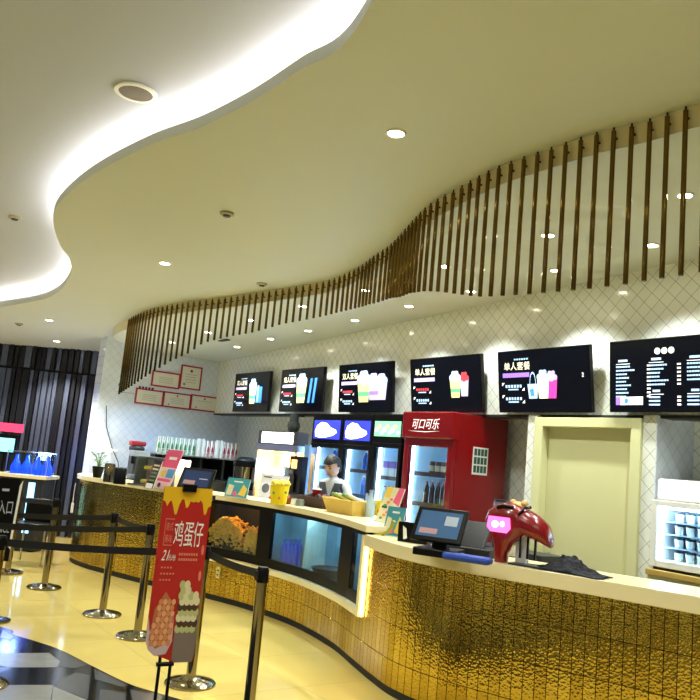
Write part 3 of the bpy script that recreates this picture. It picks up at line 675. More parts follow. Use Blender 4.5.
row(CAN, rng(-5.76, -5.42, 5), 5.13, 1.565, 'brown drink can on the top shelf of the red cooler', 'cans on the top shelf of the red cooler')
B5 = bottle('dark_bottle', '', '', 'bottle', mat('cola_brown', (58, 34, 24), .2), capr, .033, .22)
row(B5, rng(-5.82, -5.42, 6), 5.13, 1.275, 'dark brown soft drink bottle on the second shelf of the red cooler', 'dark bottles in the red cooler')
row(cop(B4), rng(-5.88, -5.45, 6), 5.13, .955, 'green bottle on the third shelf of the red cooler', 'green bottles in the red cooler')
# ================================================================ popcorn machine etc. behind the counter
t = thing('popcorn_machine', 'glass-sided popcorn machine lit warm yellow with a white sign on top', 'popcorn machine', (ony(258, 437, 4.75).x, 4.72, 0)); XM = ony(258, 437, 4.75).x; t.scale = (1, .58, 1)
b = MB(); b.box(0, .95, .08, .5, 0, .95, steel); b.build('base_cabinet', t, bevel=.005)
b = MB()
for x in (0, .93):
    for y in (0.06, .5): b.box(x, x+.025, y, y+.025, .95, 1.68, steel)
b.box(-.02, .975, .04, .54, 1.66, 1.74, steel); b.box(0, .95, .08, .52, .95, .98, steel); b.build('frame', t)
MB().box(.03, .93, .5, .515, .98, 1.66, mat('popcorn_back', (235, 200, 140), .5, var=.25, vscale=12)).build('back_panel', t)
MB().box(.026, .034, .09, .5, .98, 1.66, MATS['popcorn_back']).build('added_side_panel', t)  # cream panel added on the left to stand in for the inner glow
b = MB(); b.box(.04, .97, .03, .3, 1.74, 1.9, darkgrey); b.build('sign_box', t)
MB().box(.13, .88, .022, .03, 1.755, 1.885, em('sign_lamp', (255, 253, 240), 6)).build('sign_panel', t)
MB().cyl((.2, .28, 1.62), (.75, .28, 1.62), .014, em('heat_lamp', (255, 170, 60), 14)).build('heat_lamp', t)
MB().lathe([(.14, 1.3), (.15, 1.48), (.12, 1.5)], steel, (.62, .3, 0)).cyl((.62, .3, 1.5), (.62, .3, 1.62), .012, steel).build('kettle', t, smooth=True)
MB().box(.025, .93, .07, .075, .98, 1.66, gl).build('glass', t)
l = bpy.data.lights.new('machine_lamp', 'POINT'); l.energy = 26; l.color = (1, .80, .52); l.shadow_soft_size = .05; lo_ = bpy.data.objects.new('light', l); COL.objects.link(lo_); lo_.location = (XM+.4, 4.86, 1.45)
b = MB()
for k in range(160): b.blob((XM+random.uniform(.06, .88), random.uniform(4.79, 4.98), .99+random.random()*.14), random.uniform(.02, .03), popm, sub=1, jit=.6, seed=k)
o = b.build('popcorn_heap'); tag(o, 'loose popcorn filling the bottom of the popcorn machine', 'popcorn', kind='stuff')
t = thing('drink_dispenser', 'dark drink machine with small lit windows, right of the popcorn machine', 'drink machine', (ony(289, 470, 4.64).x-.1, 4.64, 0)); t.scale = (1, .4, 1)
MB().box(.1, .36, .0, .2, .0, 1.2, darkgrey).build('stand', t); MB().box(.1, .36, 0, .2, 1.2, 1.62, black).build('body', t, bevel=.008)
MB(FY).rect(.14, 1.48, .26, 1.58, .001, em('amber_window', (255, 190, 110), 2)).build('window', t)
MB().lathe([(.05, 1.22), (.06, 1.38), (.03, 1.42)], blackm, (.2, -.06, 0), n=14).build('jug', t, smooth=True)
MB().box(.14, .2, -.07, 0, 1.42, 1.46, grey).build('spout', t)
t = thing('stand_in_panel', 'tall pale blue upright stand-in for the reflecting cooler end, between popcorn machine and coolers', 'panel', (ony(304.5, 450, 4.8).x, 4.8, 0))  # made-up panel; its pale blue stands in for the reflecting cooler end
MB().box(0, .1, 0, .03, .05, 1.76, mat('pale_blue_panel', (120, 160, 205), .25)).build('panel', t); MB().box(-.05, .15, -.06, .1, 0, .05, darkgrey).build('foot', t)
t = thing('security_camera', 'dark dome camera hanging from the bulkhead above the popcorn machine', 'camera', (ony(294, 423, 5.2).x, 5.2, 2.0))
MB().lathe([(.05, .155), (.06, .1), (.06, .04)], darkgrey, n=16).build('mount', t, smooth=True)
MB().lathe([(.075, .05), (.085, 0), (.07, -.06), (.03, -.09)], mat('dome_grey', (60, 64, 62), .15), n=18).build('dome', t, smooth=True)
MB().box(-.02, .02, 0, .14, .13, .155, darkgrey).build('arm', t)
t = thing('hot_water_urn', 'black and chrome hot water urn left of the popcorn machine', 'urn', (ony(246, 465, 4.95).x, 4.85, 0))
MB().box(-.25, .22, -.05, .3, 0, 1.12, steel).build('stand', t); MB().lathe([(.16, 1.12), (.17, 1.18), (.17, 1.46), (.16, 1.5), (.08, 1.55)], black, (0, .1, 0), n=24).build('body', t, smooth=True)
MB().lathe([(.172, 1.22), (.172, 1.42)], chrome, (0, .1, 0), n=24).build('band', t, smooth=True); MB().cyl((0, -.08, 1.2), (0, -.13, 1.18), .012, chrome).build('tap', t)
# cup rack on the left wall
t = thing('steel_rack', 'dark steel shelf rack holding the paper cups along the left wall', 'rack', (-11.28, 4.2, 0))
for z in (.5, 1.16, 1.49): MB().box(.02, .72, 0, 1.5, z-.02, z, steel if z > 1.4 else darkgrey).build('shelf', t)
for y in (0, .36, .73, 1.1, 1.47): MB().box(.02, .6, y, y+.03, 0 if y in (0, 1.47) else 1.16, 1.47, darkgrey).build('upright', t)
MB().box(.02, .03, 0, 1.5, 1.16, 1.47, blackm).build('back_panel', t)
def stripes(name, col, n=10):
    m = mat(name, (240, 240, 235), .45); nt = m.node_tree; b = nt.nodes['Principled BSDF']; tc = nt.nodes.new('ShaderNodeTexCoord'); w = nt.nodes.new('ShaderNodeTexWave'); w.inputs['Scale'].default_value = 9; w.wave_type = 'BANDS'; w.bands_direction = 'X'; w.inputs['Distortion'].default_value = 1.5
    cr = nt.nodes.new('ShaderNodeValToRGB'); cr.color_ramp.interpolation = 'CONSTANT'; cr.color_ramp.elements[0].color = srgb(*col); cr.color_ramp.elements[1].color = srgb(240, 240, 232); cr.color_ramp.elements[1].position = .45
    nt.links.new(tc.outputs['Object'], w.inputs[0]); nt.links.new(w.outputs['Fac'], cr.inputs[0]); nt.links.new(cr.outputs[0], b.inputs['Base Color']); return m
gs = stripes('cup_green', (30, 130, 60)); rs = stripes('cup_red', (190, 20, 50))
def cupstack(m, h=.24):
    b = MB()
    b.lathe([(.033, 0), (.028, h*.95), (.026, h)], m, n=12)
    for k in range(4): b.lathe([(.035, .002+k*.02), (.035, .008+k*.02)], white, n=12)
    return b.build('cup_stack', smooth=True)
G = cupstack(gs); tag(G, '', 'cups'); row_y = rng(4.27, 4.88, 10)
for i, y in enumerate(row_y):
    c = G if i == 0 else cop(G); c.location = (-10.74, y, 1.49); c['label'] = 'upturned stack of green-striped paper cups on the steel rack'; c['group'] = 'green cup stacks'
Rr = cupstack(rs); tag(Rr, '', 'cups')
for i, y in enumerate(rng(4.98, 5.52, 9)):
    c = Rr if i == 0 else cop(Rr); c.location = (-10.74, y, 1.49); c['label'] = 'upturned stack of red-striped paper cups on the steel rack'; c['group'] = 'red cup stacks'
Wc = cupstack(mat('cup_white', (232, 232, 226), .4), .26); tag(Wc, '', 'cups')
for i, y in enumerate((4.97, 5.04, 5.27, 5.34)):
    c = Wc if i == 0 else cop(Wc); c.location = (-10.62, y-.12, 1.49); c['label'] = 'plain white cup stack standing in front of the red-striped cups'; c['group'] = 'white cup stacks'
# ================================================================ right: cabinet and ice cream freezer in the recess
t = thing('storage_cabinet', 'cream storage cabinet in the recess under the small freezer', 'cabinet', (-3.435, 5.2, 0))
MB().box(0, 2.2, .03, .58, .06, 1.0, creampaint).build('body', t)
MB().box(-.0, 2.2, 0, .58, 1.0, 1.04, mat('cabinet_top', (190, 160, 84), .3)).build('top', t, bevel=.004)
MB().box(0, 2.2, .06, .55, 0, .06, darkgrey).build('plinth', t)
for k in range(5):
    d = MB().box(.01+.44*k, .44+.44*k, .012, .03, .08, .96, creampaint).build('door', t, bevel=.003); hx = (.40+.44*k) if k % 2 == 0 else (.05+.44*k)
    MB().box(hx, hx+.012, -.01, .012, .82, .94, darkgrey).build('handle', d)
t = thing('ice_cream_freezer', 'white countertop display freezer lit cold blue and filled with small cups', 'freezer', (-3.44+.01, 5.24, 1.04)); W = .95
b = MB(); b.box(0, .05, 0, .5, .02, .5, white); b.box(W-.05, W, 0, .5, .02, .5, white); b.box(.05, W-.05, .47, .5, .02, .5, white); b.box(.05, W-.05, 0, .47, .02, .07, white); b.box(.05, W-.05, 0, .5, .46, .5, white); b.build('cabinet', t, bevel=.006)
b = MB(); b.box(.02, W, .03, .5, .5, .66, white); b.build('header', t, bevel=.02); MB().box(.04, W-.02, .024, .03, .52, .64, em('freezer_sign', (255, 255, 255), 1.6)).build('header_light', t)
MB().box(.055, .07, .04, .06, .08, .45, fridge_led).box(.07, W-.06, .04, .06, .44, .455, fridge_led).build('light_tube', t)
MB().box(.05, W-.05, .46, .468, .07, .46, fridge_in).build('liner', t); MB().box(.05, W-.05, -.004, .0, .07, .46, gl).build('glass', t)
for z in (.165, .26, .35): MB().box(.05, W-.05, .1, .44, z-.008, z, mat('wire_shelf', (150, 170, 190), .4)).build('shelf', t)
MB().box(.02, W-.02, .02, .48, 0, .02, blackm).build('base', t)
IC = MB().lathe([(.026, 0), (.033, .055), (.035, .06)], white, n=12).lathe([(.0355, .06), (.0355, .07)], darkgrey, n=12).build('ice_cream_cup', smooth=True); tag(IC, '', 'cup', 'small white cups in the display freezer'); k = 0
for zi, z in enumerate((.071, .166, .261, .351)):
    for xi, x in enumerate(rng(.15, .85, 9)):
        c = IC if k == 0 else cop(IC); k += 1
        c.location = (-3.43+x, 5.24+.14, 1.04+z); c['label'] = 'small white ice cream cup on the %s level of the display freezer' % ('lowest', 'second', 'third', 'top')[zi]; c['group'] = 'cups on the %s freezer level' % ('lowest', 'second', 'third', 'top')[zi]
#PART4
# ================================================================ countertop items
def uf(p, yaw=0): return Matrix.Translation(p) @ RZ(yaw)
def card_stand(name, lab, cat, pxl, pxr, z, hgt, lean, draw, wall=None, yoff=0):
    a = onz(*pxl, z); b_ = onz(*pxr, z); a.z = b_.z = z
    d = b_-a; w = d.length; yaw = math.degrees(math.atan2(d.y, d.x))
    t = thing(name, lab, cat, a, math.radians(yaw))
    T = RX(-lean) @ FY
    MB(T).box(0, w, 0, hgt, -.006, 0, white).build('board', t)
    b = MB(T); draw(b, w, hgt); b.build('print', t)
    MB(T).add([(w*.4, hgt*.6, -.006), (w*.6, hgt*.6, -.006), (w*.6, 0, -hgt*.35), (w*.4, 0, -hgt*.35)], [(0, 1, 2, 3), (3, 2, 1, 0)][:1], grey).build('easel', t) if 0 else None
    MB().box(0, w, -.012, .03, 0, .008, gl2).build('base', t)
    return t
gl2 = mat('acrylic', (200, 205, 205), .15)
def P_(n, c): return mat('print_'+n, c, .4)
pk, tl, yl, wh, bk, gd, lb_, rd, gn, orr, cr_ = P_('pink', (232, 90, 130)), P_('teal', (60, 150, 165)), P_('yellow', (236, 200, 70)), P_('white', (235, 235, 228)), P_('black', (24, 24, 26)), P_('gold', (200, 160, 70)), P_('sky', (90, 160, 215)), P_('red', (190, 40, 40)), P_('green', (100, 150, 80)), P_('orange', (230, 130, 50)), P_('cream', (224, 214, 170))
def d_pink(b, w, h):
    b.rect(.0, h*.55, w, h, .001, pk); b.rect(0, 0, w, h*.55, .001, P_('blush', (240, 200, 210)))
    b.rect(w*.1, h*.3, w*.45, h*.52, .002, cr_); b.disc(w*.28, h*.4, w*.12, h*.07, .003, yl); b.rect(w*.5, h*.3, w*.95, h*.52, .002, lb_); b.rect(w*.05, h*.2, w*.9, h*.27, .002, pk); b.disc(w*.3, h*.1, w*.1, h*.06, .002, bk); b.rect(w*.3, h*.75, w*.8, h*.82, .002, wh)
def d_black(b, w, h):
    b.rect(0, 0, w, h, .001, bk); b.rect(w*.1, h*.03, w*.9, h*.2, .002, wh); b.rect(w*.05, h*.05, w*.12, h*.95, .0025, rd)
    for k in range(5): b.rect(w*.2, h*(.28+.13*k), w*.9, h*(.34+.13*k), .002, cr_ if k > 2 else gn)
def d_teal(b, w, h):
    b.rect(0, 0, w, h, .001, tl); b.flat([(w*.05, h*.1), (w*.3, h*.1), (w*.35, h*.6), (w*.1, h*.65)], .002, cr_); b.flat([(w*.6, h*.15), (w*.9, h*.1), (w*.95, h*.5), (w*.75, h*.7)], .002, yl); b.disc(w*.45, h*.2, w*.1, h*.12, .002, pk); b.rect(w*.3, h*.78, w*.7, h*.85, .002, wh)
def d_white(b, w, h):
    b.rect(0, 0, w, h, .001, P_('pale', (206, 206, 214))); b.disc(w*.25, h*.4, w*.14, h*.2, .002, P_('slate', (90, 95, 110))); b.rect(w*.55, h*.75, w*.95, h*.8, .002, bk); b.rect(w*.6, h*.2, w*.9, h*.45, .002, P_('slate', (90, 95, 110))); b.rect(w*.1, h*.85, w*.4, h*.9, .002, bk)
def d_long(b, w, h):
    b.rect(0, 0, w, h, .001, cr_); b.flat([(w*.6, h*.6), (w, h*.5), (w, h), (w*.7, h)], .002, pk); b.rect(0, h*.7, w*.35, h, .002, yl)
    for k in range(7): b.disc(w*(.25+.12*(k % 4)), h*(.12+.09*k), w*.1, h*.035, .0025+k*.0002, [gn, orr, pk, wh][k % 4])
    b.rect(w*.1, h*.4, w*.4, h*.46, .003, bk)
card_stand('menu_stand', 'small black menu card with a red edge leaning beside the pink menu', 'menu', (144, 488), (152, 490), ZL, .32, 14, d_black)
card_stand('menu_stand', 'large pink and pale blue menu board at the left of the counter', 'menu', (153, 488), (168, 491), ZL, .46, 16, d_pink)
card_stand('menu_stand', 'teal menu card with pale cones, right of the red banner', 'menu', (224, 496), (246, 499), ZL, .21, 12, d_teal)
card_stand('menu_stand', 'pale grey menu sheet standing in front of the popcorn machine', 'menu', (257, 496.5), (284, 501), ZL, .27, 8, d_white)
card_stand('menu_stand', 'tall cream and pink menu board leaning by the step of the counter', 'menu', (375, 521), (392, 525), ZL, .32, 18, d_long)
card_stand('menu_stand', 'teal menu card with yellow prints just left of the black till', 'menu', (382, 535), (400, 538), ZR+.0, .24, 14, d_teal)
# plant, canisters, grinder, warmer
p = onz(97, 477.5, ZL); t = thing('potted_plant', 'small leafy plant in a black pot at the left end of the counter', 'plant', (p.x, p.y, ZL))
MB().lathe([(.05, 0), (.075, .13), (.078, .14), (.065, .135)], black, n=18).build('pot', t, smooth=True)
b = MB()
for k in range(13):
    a = k*2.4; r = .05+.06*random.random(); hh = .14+.15*random.random() if k > 3 else .30
    q0 = Vector((0, 0, .12)); q1 = Vector((r*math.cos(a), r*math.sin(a), hh)); b.tube([q0, (q0+q1)/2+Vector((0, 0, .03)), q1], .004, gn, n=5)
    s_ = Vector((-math.sin(a), math.cos(a), 0))*.022; e_ = q1+Vector((math.cos(a), math.sin(a), .3)).normalized()*.07; m_ = (q1+e_)/2+Vector((0, 0, .008))
    b.add([q1, m_+s_, e_, m_-s_, m_-Vector((0, 0, .006))], [(0, 1, 4), (1, 2, 4), (2, 3, 4), (3, 0, 4), (0, 3, 2, 1)], mat('leaf_green', (40, 96, 40), .4))
b.build('foliage', t)
for (px, py, r, h, m, nm, lb) in [(108, 482, .062, .20, chrome, 'canister', 'chrome canister between the plant and the black canister'), (119, 484, .068, .17, black, 'canister', 'black canister just left of the glass snack warmer')]:
    p = onz(px, py, ZL); t = thing(nm, lb, 'canister', (p.x, p.y, ZL)); MB().lathe([(r, 0), (r, h), (r*.94, h+.005)], m, n=22).build('body', t, smooth=True); MB().lathe([(r*.96, h), (r*.9, h+.015), (r*.2, h+.02)], darkgrey, n=20).build('lid', t, smooth=True)
t = thing('coffee_grinder', 'black and grey coffee grinder behind the canisters against the white wall', 'grinder', (-10.25, 3.72, ZL))
MB().box(-.12, .12, -.02, .3, -ZL, 0, darkgrey).build('stand', t)
MB().box(-.09, .09, 0, .2, 0, .06, grey).box(-.08, .08, .08, .2, .06, .30, black).build('body', t, bevel=.008)
MB().box(-.11, .11, .0, .22, .30, .38, mat('hopper', (150, 160, 176), .2)).build('hopper', t, bevel=.01); MB().cyl((0, .03, .3), (0, .03, .2), .03, black).build('spout', t)
p = onz(136, 487, ZL); t = thing('snack_warmer', 'slanted glass snack warmer with two rows of yellow corn cobs', 'food warmer', (p.x-.27, p.y+.11, ZL), math.radians(30))
MB().box(-.14, .44, 0, .36, 0, .02, steel).box(-.14, .44, .3, .36, .02, .32, steel).box(-.14, .44, .14, .36, .32, .335, steel).box(-.14, -.12, .1, .36, .02, .32, steel).box(.42, .44, .1, .36, .02, .32, steel).build('frame', t)
MB().add([(-.14, 0, .02), (.44, 0, .02), (.44, .14, .33), (-.14, .14, .33)], [(0, 1, 2, 3)], gl).build('glass', t)
MB().box(-.1, .4, .26, .29, .05, .3, mat('warmer_back', (190, 205, 200), .4)).box(-.12, .42, .13, .29, .165, .175, steel).build('shelf', t)
CB = MB().cyl((-.07, 0, 0), (.03, 0, 0), .028, yl, .024, n=12).cyl((.03, 0, 0), (.12, 0, 0), .020, white, .012, n=10).build('corn_cob', smooth=True); tag(CB, '', 'corn', 'yellow corn cobs in the warmer'); k = 0
Mw = Matrix.Translation((p.x-.27, p.y+.11, ZL)) @ RZ(30)
for zz, yy in ((.205, .2), (.05, .17)):
    for xx in (0, .17):
        c = CB if k == 0 else cop(CB); k += 1; c.matrix_world = Mw @ TR(xx, yy, zz) @ RZ(8); c['group'] = 'yellow corn cobs in the warmer, %s row' % ('upper' if yy == .2 else 'lower'); c['label'] = 'yellow corn cob on the %s row of the glass snack warmer' % ('upper' if yy == .2 else 'lower')
t = thing('round_case', 'small red and black rounded case on the shelf behind the snack warmer', 'case', (-10.9, 4.02, 1.46))
MB().box(-.12, .1, -.06, .13, -1.46, -.01, darkgrey).build('stand', t); MB().blob((0, 0, .06), .1, darkgrey, sub=2, sc=(1, 1.2, .6)).build('base', t, smooth=True); MB().box(-.06, .08, -.11, .11, .1, .17, cred).build('lid', t, bevel=.02)
def basket(pxl, pxr, lab, col, hgt, flare=.04, dep=.22):
    a = onz(*pxl, ZL); b_ = onz(*pxr, ZL); d = b_-a; w = d.length
    t = thing('wicker_basket', lab, 'basket', (a.x, a.y, ZL), math.atan2(d.y, d.x)); m = mat('wicker_'+str(col[0]), col, .7, bump=.8, bscale=120, var=.3, vscale=90)
    f = flare; o_ = [(-0, 0), (w, 0), (w, dep), (0, dep)]; tp = [(-f, -f), (w+f, -f), (w+f, dep+f), (-f, dep+f)]; i_ = .012
    vs = [(x, y, 0) for x, y in o_]+[(x, y, hgt) for x, y in tp]+[(x+(i_ if x < w/2 else -i_), y+(i_ if y < dep/2 else -i_), hgt) for x, y in tp]+[(x+(i_ if x < w/2 else -i_), y+(i_ if y < dep/2 else -i_), .012) for x, y in o_]
    fs = [(3, 2, 1, 0)]+[(k, (k+1) % 4, 4+(k+1) % 4, 4+k) for k in range(4)]+[(4+k, 4+(k+1) % 4, 8+(k+1) % 4, 8+k) for k in range(4)]+[(8+k, 8+(k+1) % 4, 12+(k+1) % 4, 12+k) for k in range(4)]+[(12, 13, 14, 15)]
    MB().add(vs, fs, m).build('body', t)
    b = MB(); q = [(x, y, hgt) for x, y in tp]; b.tube(q+[q[0]], .009, m, n=6); b.build('rim', t, smooth=True)
    return t, Matrix.Translation((a.x, a.y, ZL)) @ RZ(math.degrees(math.atan2(d.y, d.x))), w
t, Tb, w1 = basket((303, 505.5), (322, 509), 'dark brown wicker basket in front of the shop assistant', (66, 36, 24), .10)
for k in range(7):
    o = MB(Tb).blob((.04+.05*k*(w1/.36), .06+.05*(k % 3), .10), .042, [blackm, mat('snack_brown', (90, 44, 30), .4), rd][k % 3], sub=2, jit=.4, sc=(1, .8, .8), seed=k).build('snack_packet', smooth=True); tag(o, 'dark snack packet heaped in the brown wicker basket', 'snack', 'packets in the brown basket')
o = MB(Tb @ TR(.08, .10, .10)).lathe([(.045, 0), (.05, .07), (.052, .075)], red, n=16).lathe([(.052, .075), (.052, .085)], white, n=16).build('snack_tub', smooth=True); tag(o, 'round red snack tub on top of the brown basket', 'tub')
t, Tb, w2 = basket((327, 511.5), (352, 516), 'pale yellow wicker basket holding green and yellow packets', (236, 200, 100), .13)
for k in range(6):
    o = MB(Tb @ TR(.06+.055*k, .1, .14) @ RZ(35) @ Matrix.Rotation(.35, 4, 'Y')).box(-.1, .1, -.014, .014, -.01, .018, [gn, P_('lime', (170, 200, 90)), wh][k % 3]).build('snack_stick', bevel=.006); tag(o, 'slim green or pale snack packet lying in the yellow basket', 'snack', 'slim packets in the yellow basket')
# popcorn bucket, small jars
def bucket(px, py, r, h, lab, z=ZL, pop=True):
    p = onz(px, py, z); t = thing('popcorn_bucket', lab, 'bucket', (p.x, p.y+r*.6, z)); b = MB(); n = 12
    for i in range(n):
        a0 = 2*PI*i/n; a1 = 2*PI*(i+1)/n
        b.add([(r*.8*math.cos(a0), r*.8*math.sin(a0), 0), (r*.8*math.cos(a1), r*.8*math.sin(a1), 0), (r*math.cos(a1), r*math.sin(a1), h), (r*math.cos(a0), r*math.sin(a0), h)], [(0, 1, 2, 3)], mat('bucket_yellow', (240, 214, 20), .4))
    for i in range(9): a = i*.7+3; b.blob((r*.93*math.cos(a), r*.93*math.sin(a), h*(.25+.06*(i*5 % 9))), .016, gn if i % 2 else orr, sub=1)
    b.lathe([(r*.79, 0), (r*.79, .004)], white, n=12); b.build('tub', t)
    if pop:
        b = MB()
        for k in range(40): a = random.random()*7; q = r*random.random()**.5; b.blob((q*math.cos(a), q*math.sin(a), h+.01+.03*random.random()), .02, mat('bucket_pop', (248, 232, 90), .5), sub=1, jit=.5, seed=k)
        b.build('popcorn', t)['kind'] = 'stuff'
    return t
bucket(273, 504, .1, .19, 'bright yellow popcorn bucket in front of the popcorn machine')
bucket(374, 516, .062, .15, 'small yellow printed tub left of the tall cream menu board', pop=False)
for (px, py, r, h, m, lb) in [(285, 504, .03, .10, mat('jar_brown', (120, 50, 40), .4), 'small reddish jar right of the yellow popcorn bucket'), (291, 505, .03, .07, white, 'tiny white tub right of the reddish jar'), (297, 506, .045, .07, mat('glass_grey', (120, 130, 126), .15), 'low grey glass jar beside the brown basket')]:
    p = onz(px, py, ZL); t = thing('jar', lb, 'jar', (p.x, p.y+.03, ZL)); MB().lathe([(r, 0), (r, h*.8), (r*.8, h*.85)], m, n=16).build('body', t, smooth=True); MB().lathe([(r*.85, h*.85), (r*.85, h)], steel, n=14).build('lid', t, smooth=True)
p = onz(365, 517, ZL); t = thing('glass_bottle', 'clear glass bottle standing right of the yellow basket', 'bottle', (p.x, p.y+.05, ZL))
MB().lathe([(.045, 0), (.045, .13), (.02, .19), (.016, .23)], mat('bottle_glass', (170, 190, 200), .08), n=16).build('body', t, smooth=True); MB().lathe([(.02, .23), (.02, .25)], steel, n=10).build('cap', t)
for k in range(4):
    p = onz(354+2.5*k, 513+.6*k, ZL); o = MB().blob((0, 0, .03), .034, blackm, sub=2, jit=.4, seed=k, sc=(1, 1, .85)).build('black_sachet', smooth=True); o.location = (p.x, p.y+.05, ZL); tag(o, 'small black packet between the yellow basket and the glass bottle', 'packet', 'black packets by the yellow basket')
p = onz(378, 535, ZR); t = thing('leaf_ornament', 'curled yellow green leaf shaped ornament lying at the counter step', 'ornament', (p.x, p.y, ZR))
b = MB(); b.tube([(0, 0, .01), (.05, .01, .015), (.10, .02, .04), (.13, .03, .08), (.15, .03, .13)], .014, mat('ornament', (150, 150, 60), .3), n=8); b.build('body', t, smooth=True); MB().box(-.03, .05, -.02, .03, 0, .008, yl).build('foot', t)
# tills
def till(px, py, z, yaw, lab, w=.36, sc=1.0, scol=(60, 92, 130), tilt=35):
    p = onz(px, py, z); t = thing('till', lab, 'till', (p.x, p.y, z), math.radians(yaw))
    MB().box(-w*.4, w*.4, .0, .26, 0, .05, black).build('base', t, bevel=.008)
    MB().box(-.05, .05, .12, .18, .05, .22*sc, blackm).build('stem', t)
    T = TR(-w/2, .02, .10) @ RX(-tilt) @ FY
    MB(T).box(0, w, 0, .25*sc, -.03, 0, black).build('monitor', t, bevel=.006)
    b = MB(T); b.rect(.03, .03, w-.03, .25*sc-.03, .001, mat('till_screen'+str(scol[0]), scol, .15, emit=.1, ecol=scol)); b.rect(.05, .05, w*.5, .09, .002, mat('till_win', (150, 120, 120), .2, emit=.3)); b.rect(w*.6, .12*sc, w*.85, (.19 if tilt > 30 else .13)*sc, .002, mat('till_white', (150, 160, 170), .2, emit=.2)); b.build('touch_screen', t)
    MB().box(w*.45, w*.5, .05, .12, .0, .04, grey).build('card_slot', t)
    return t
till(432, 557, ZR, 28, 'black touch-screen till on the lower counter in front of the red cooler', .35, 1.02)
till(190, 500, ZL, 38, 'dark till monitor glowing dim blue above the red banner', .34, .9, (40, 56, 96), 28)
p = onz(399, 541, ZR); t = thing('printer_box', 'black receipt box with a white paper slip beside the till', 'printer', (p.x, p.y-.02, ZR), math.radians(28))
MB().box(0, .24, 0, .16, 0, .15, black).build('body', t, bevel=.006); MB(FY).flat([(.05, .02), (.08, .03), (.07, .10), (.04, .12)], .002, white).build('paper_slip', t)
p = onz(462, 559, ZR); t = thing('card_reader', 'black keyboard and terminal block behind the counter edge, right of the till', 'terminal', (p.x-.25, p.y+.1, ZR), math.radians(25))
MB().box(-.12, .3, 0, .25, 0, .06, blackm).build('base', t, bevel=.01); MB(TR(-.1, .02, .06) @ RX(-50) @ FY).box(0, .34, 0, .26, -.03, 0, black).build('screen_back', t, bevel=.006)
o = MB().box(-.16, .16, -.05, .05, 0, .045, mat('blue_cloth', (20, 60, 160), .6, bump=.5, bscale=30)).build('blue_folder', bevel=.02); p = onz(460, 562, ZR); o.location = (p.x, p.y+.06, ZR); o.rotation_euler = (0, 0, .45); tag(o, 'flat blue folder lying on the counter under the black terminal', 'folder')
# red slush machine
p = onz(500, 565, ZR); t = thing('popcorn_dispenser', 'glossy red domed machine with a glowing pink panel on the lower counter', 'machine', (p.x-.07, p.y+.16, ZR), math.radians(18)); t.scale = (.84, 1, .98)
def loft(rings, m):
    b = MB(); n = len(rings[0]); vs = [v for r in rings for v in r]; fs = []
    for k in range(len(rings)-1):
        for i in range(n): fs.append((k*n+i, k*n+(i+1) % n, (k+1)*n+(i+1) % n, (k+1)*n+i))
    fs += [tuple(range(n-1, -1, -1)), tuple(range((len(rings)-1)*n, len(rings)*n))]; return b.add(vs, fs, m)
prof = [(0, .05, .04), (.06, .055, .05), (.14, .09, .065), (.2, .16, .085), (.27, .19, .10), (.33, .165, .10), (.375, .10, .08), (.395, .03, .03)]
rings = [[((-.07+(.05 if z > .1 else .0)*min(1, (z-.1)/.1 if z > .1 else 0))+rx*math.copysign(abs(math.cos(a))**.7, math.cos(a)), ry*math.copysign(abs(math.sin(a))**.7, math.sin(a)), z) for a in [2*PI*i/20 for i in range(20)]] for z, rx, ry in prof]
loft(rings, red).build('body', t, smooth=True)
rings = [[(x, .0+ry*math.cos(a), zc+rz_*math.sin(a)) for a in [2*PI*i/16 for i in range(16)]] for x, ry, zc, rz_ in [(.02, .09, .27, .10), (.12, .10, .28, .09), (.22, .095, .25, .085), (.30, .08, .21, .07), (.33, .05, .17, .035), (.335, .015, .16, .01)]]
loft(rings, red).build('hood', t, smooth=True)
MB(TR(-.15, -.103, .2) @ FY).flat([(.0, .03), (.03, .0), (.17, .0), (.20, .03), (.19, .10), (.01, .10)], .002, em('pink_panel', (250, 90, 190), 3)).disc(.07, .05, .03, .022, .003, em('pink_white', (255, 225, 255), 4)).disc(.13, .055, .02, .018, .0035, em('pink_white', (255, 225, 255), 4)).build('glow_panel', t)
b = MB(); b.tube([(-.08, -.09, .36), (-.03, -.09, .375), (.05, -.08, .37)], .012, black).tube([(.1, -.09, .33), (.13, -.05, .375), (.15, 0, .38)], .01, black); b.build('seal', t, smooth=True)
for k in range(3): MB().box(.10+.06*k, .115+.06*k, -.05, -.035, .05, .2, black).build('nozzle', t)
MB().box(.02, .30, -.06, .08, .0, .012, darkgrey).box(.03, .12, .03, .07, .012, .19, white).build('drip_tray', t)
for (px, py, m, cp, lb) in [(487, 557, mat('bottle_cream', (220, 214, 200), .4), mat('cap_green', (30, 120, 60), .4), 'white bottle with a green cap left of the red machine'), ]:
    p = onz(px, py, ZR); o = bottle('sauce_bottle', lb, None, 'bottle', m, cp, .035, .36); o.location = (p.x-.06, p.y+.33, ZR)
p = ony(501, 502, 4.75); t = thing('dark_jar', 'dark jar standing behind the red machine', 'jar', (p.x, 4.75, 1.04)); MB().box(-.3, .5, -.06, .2, -1.04, .0, darkgrey).build('stand', t) ; MB().lathe([(.055, 0), (.055, .36), (.05, .38)], mat('navy_jar', (24, 28, 50), .3), n=16).build('body', t, smooth=True); MB().lathe([(.056, .3), (.056, .36)], grey, n=16).build('lid', t)
p = ony(516, 508, 4.75); t = thing('teddy_bear', 'small tan teddy bear peeking over the red machine', 'toy', (p.x, 4.78, 1.045)); tan = mat('teddy_fur', (196, 160, 100), .9, bump=.8, bscale=60)
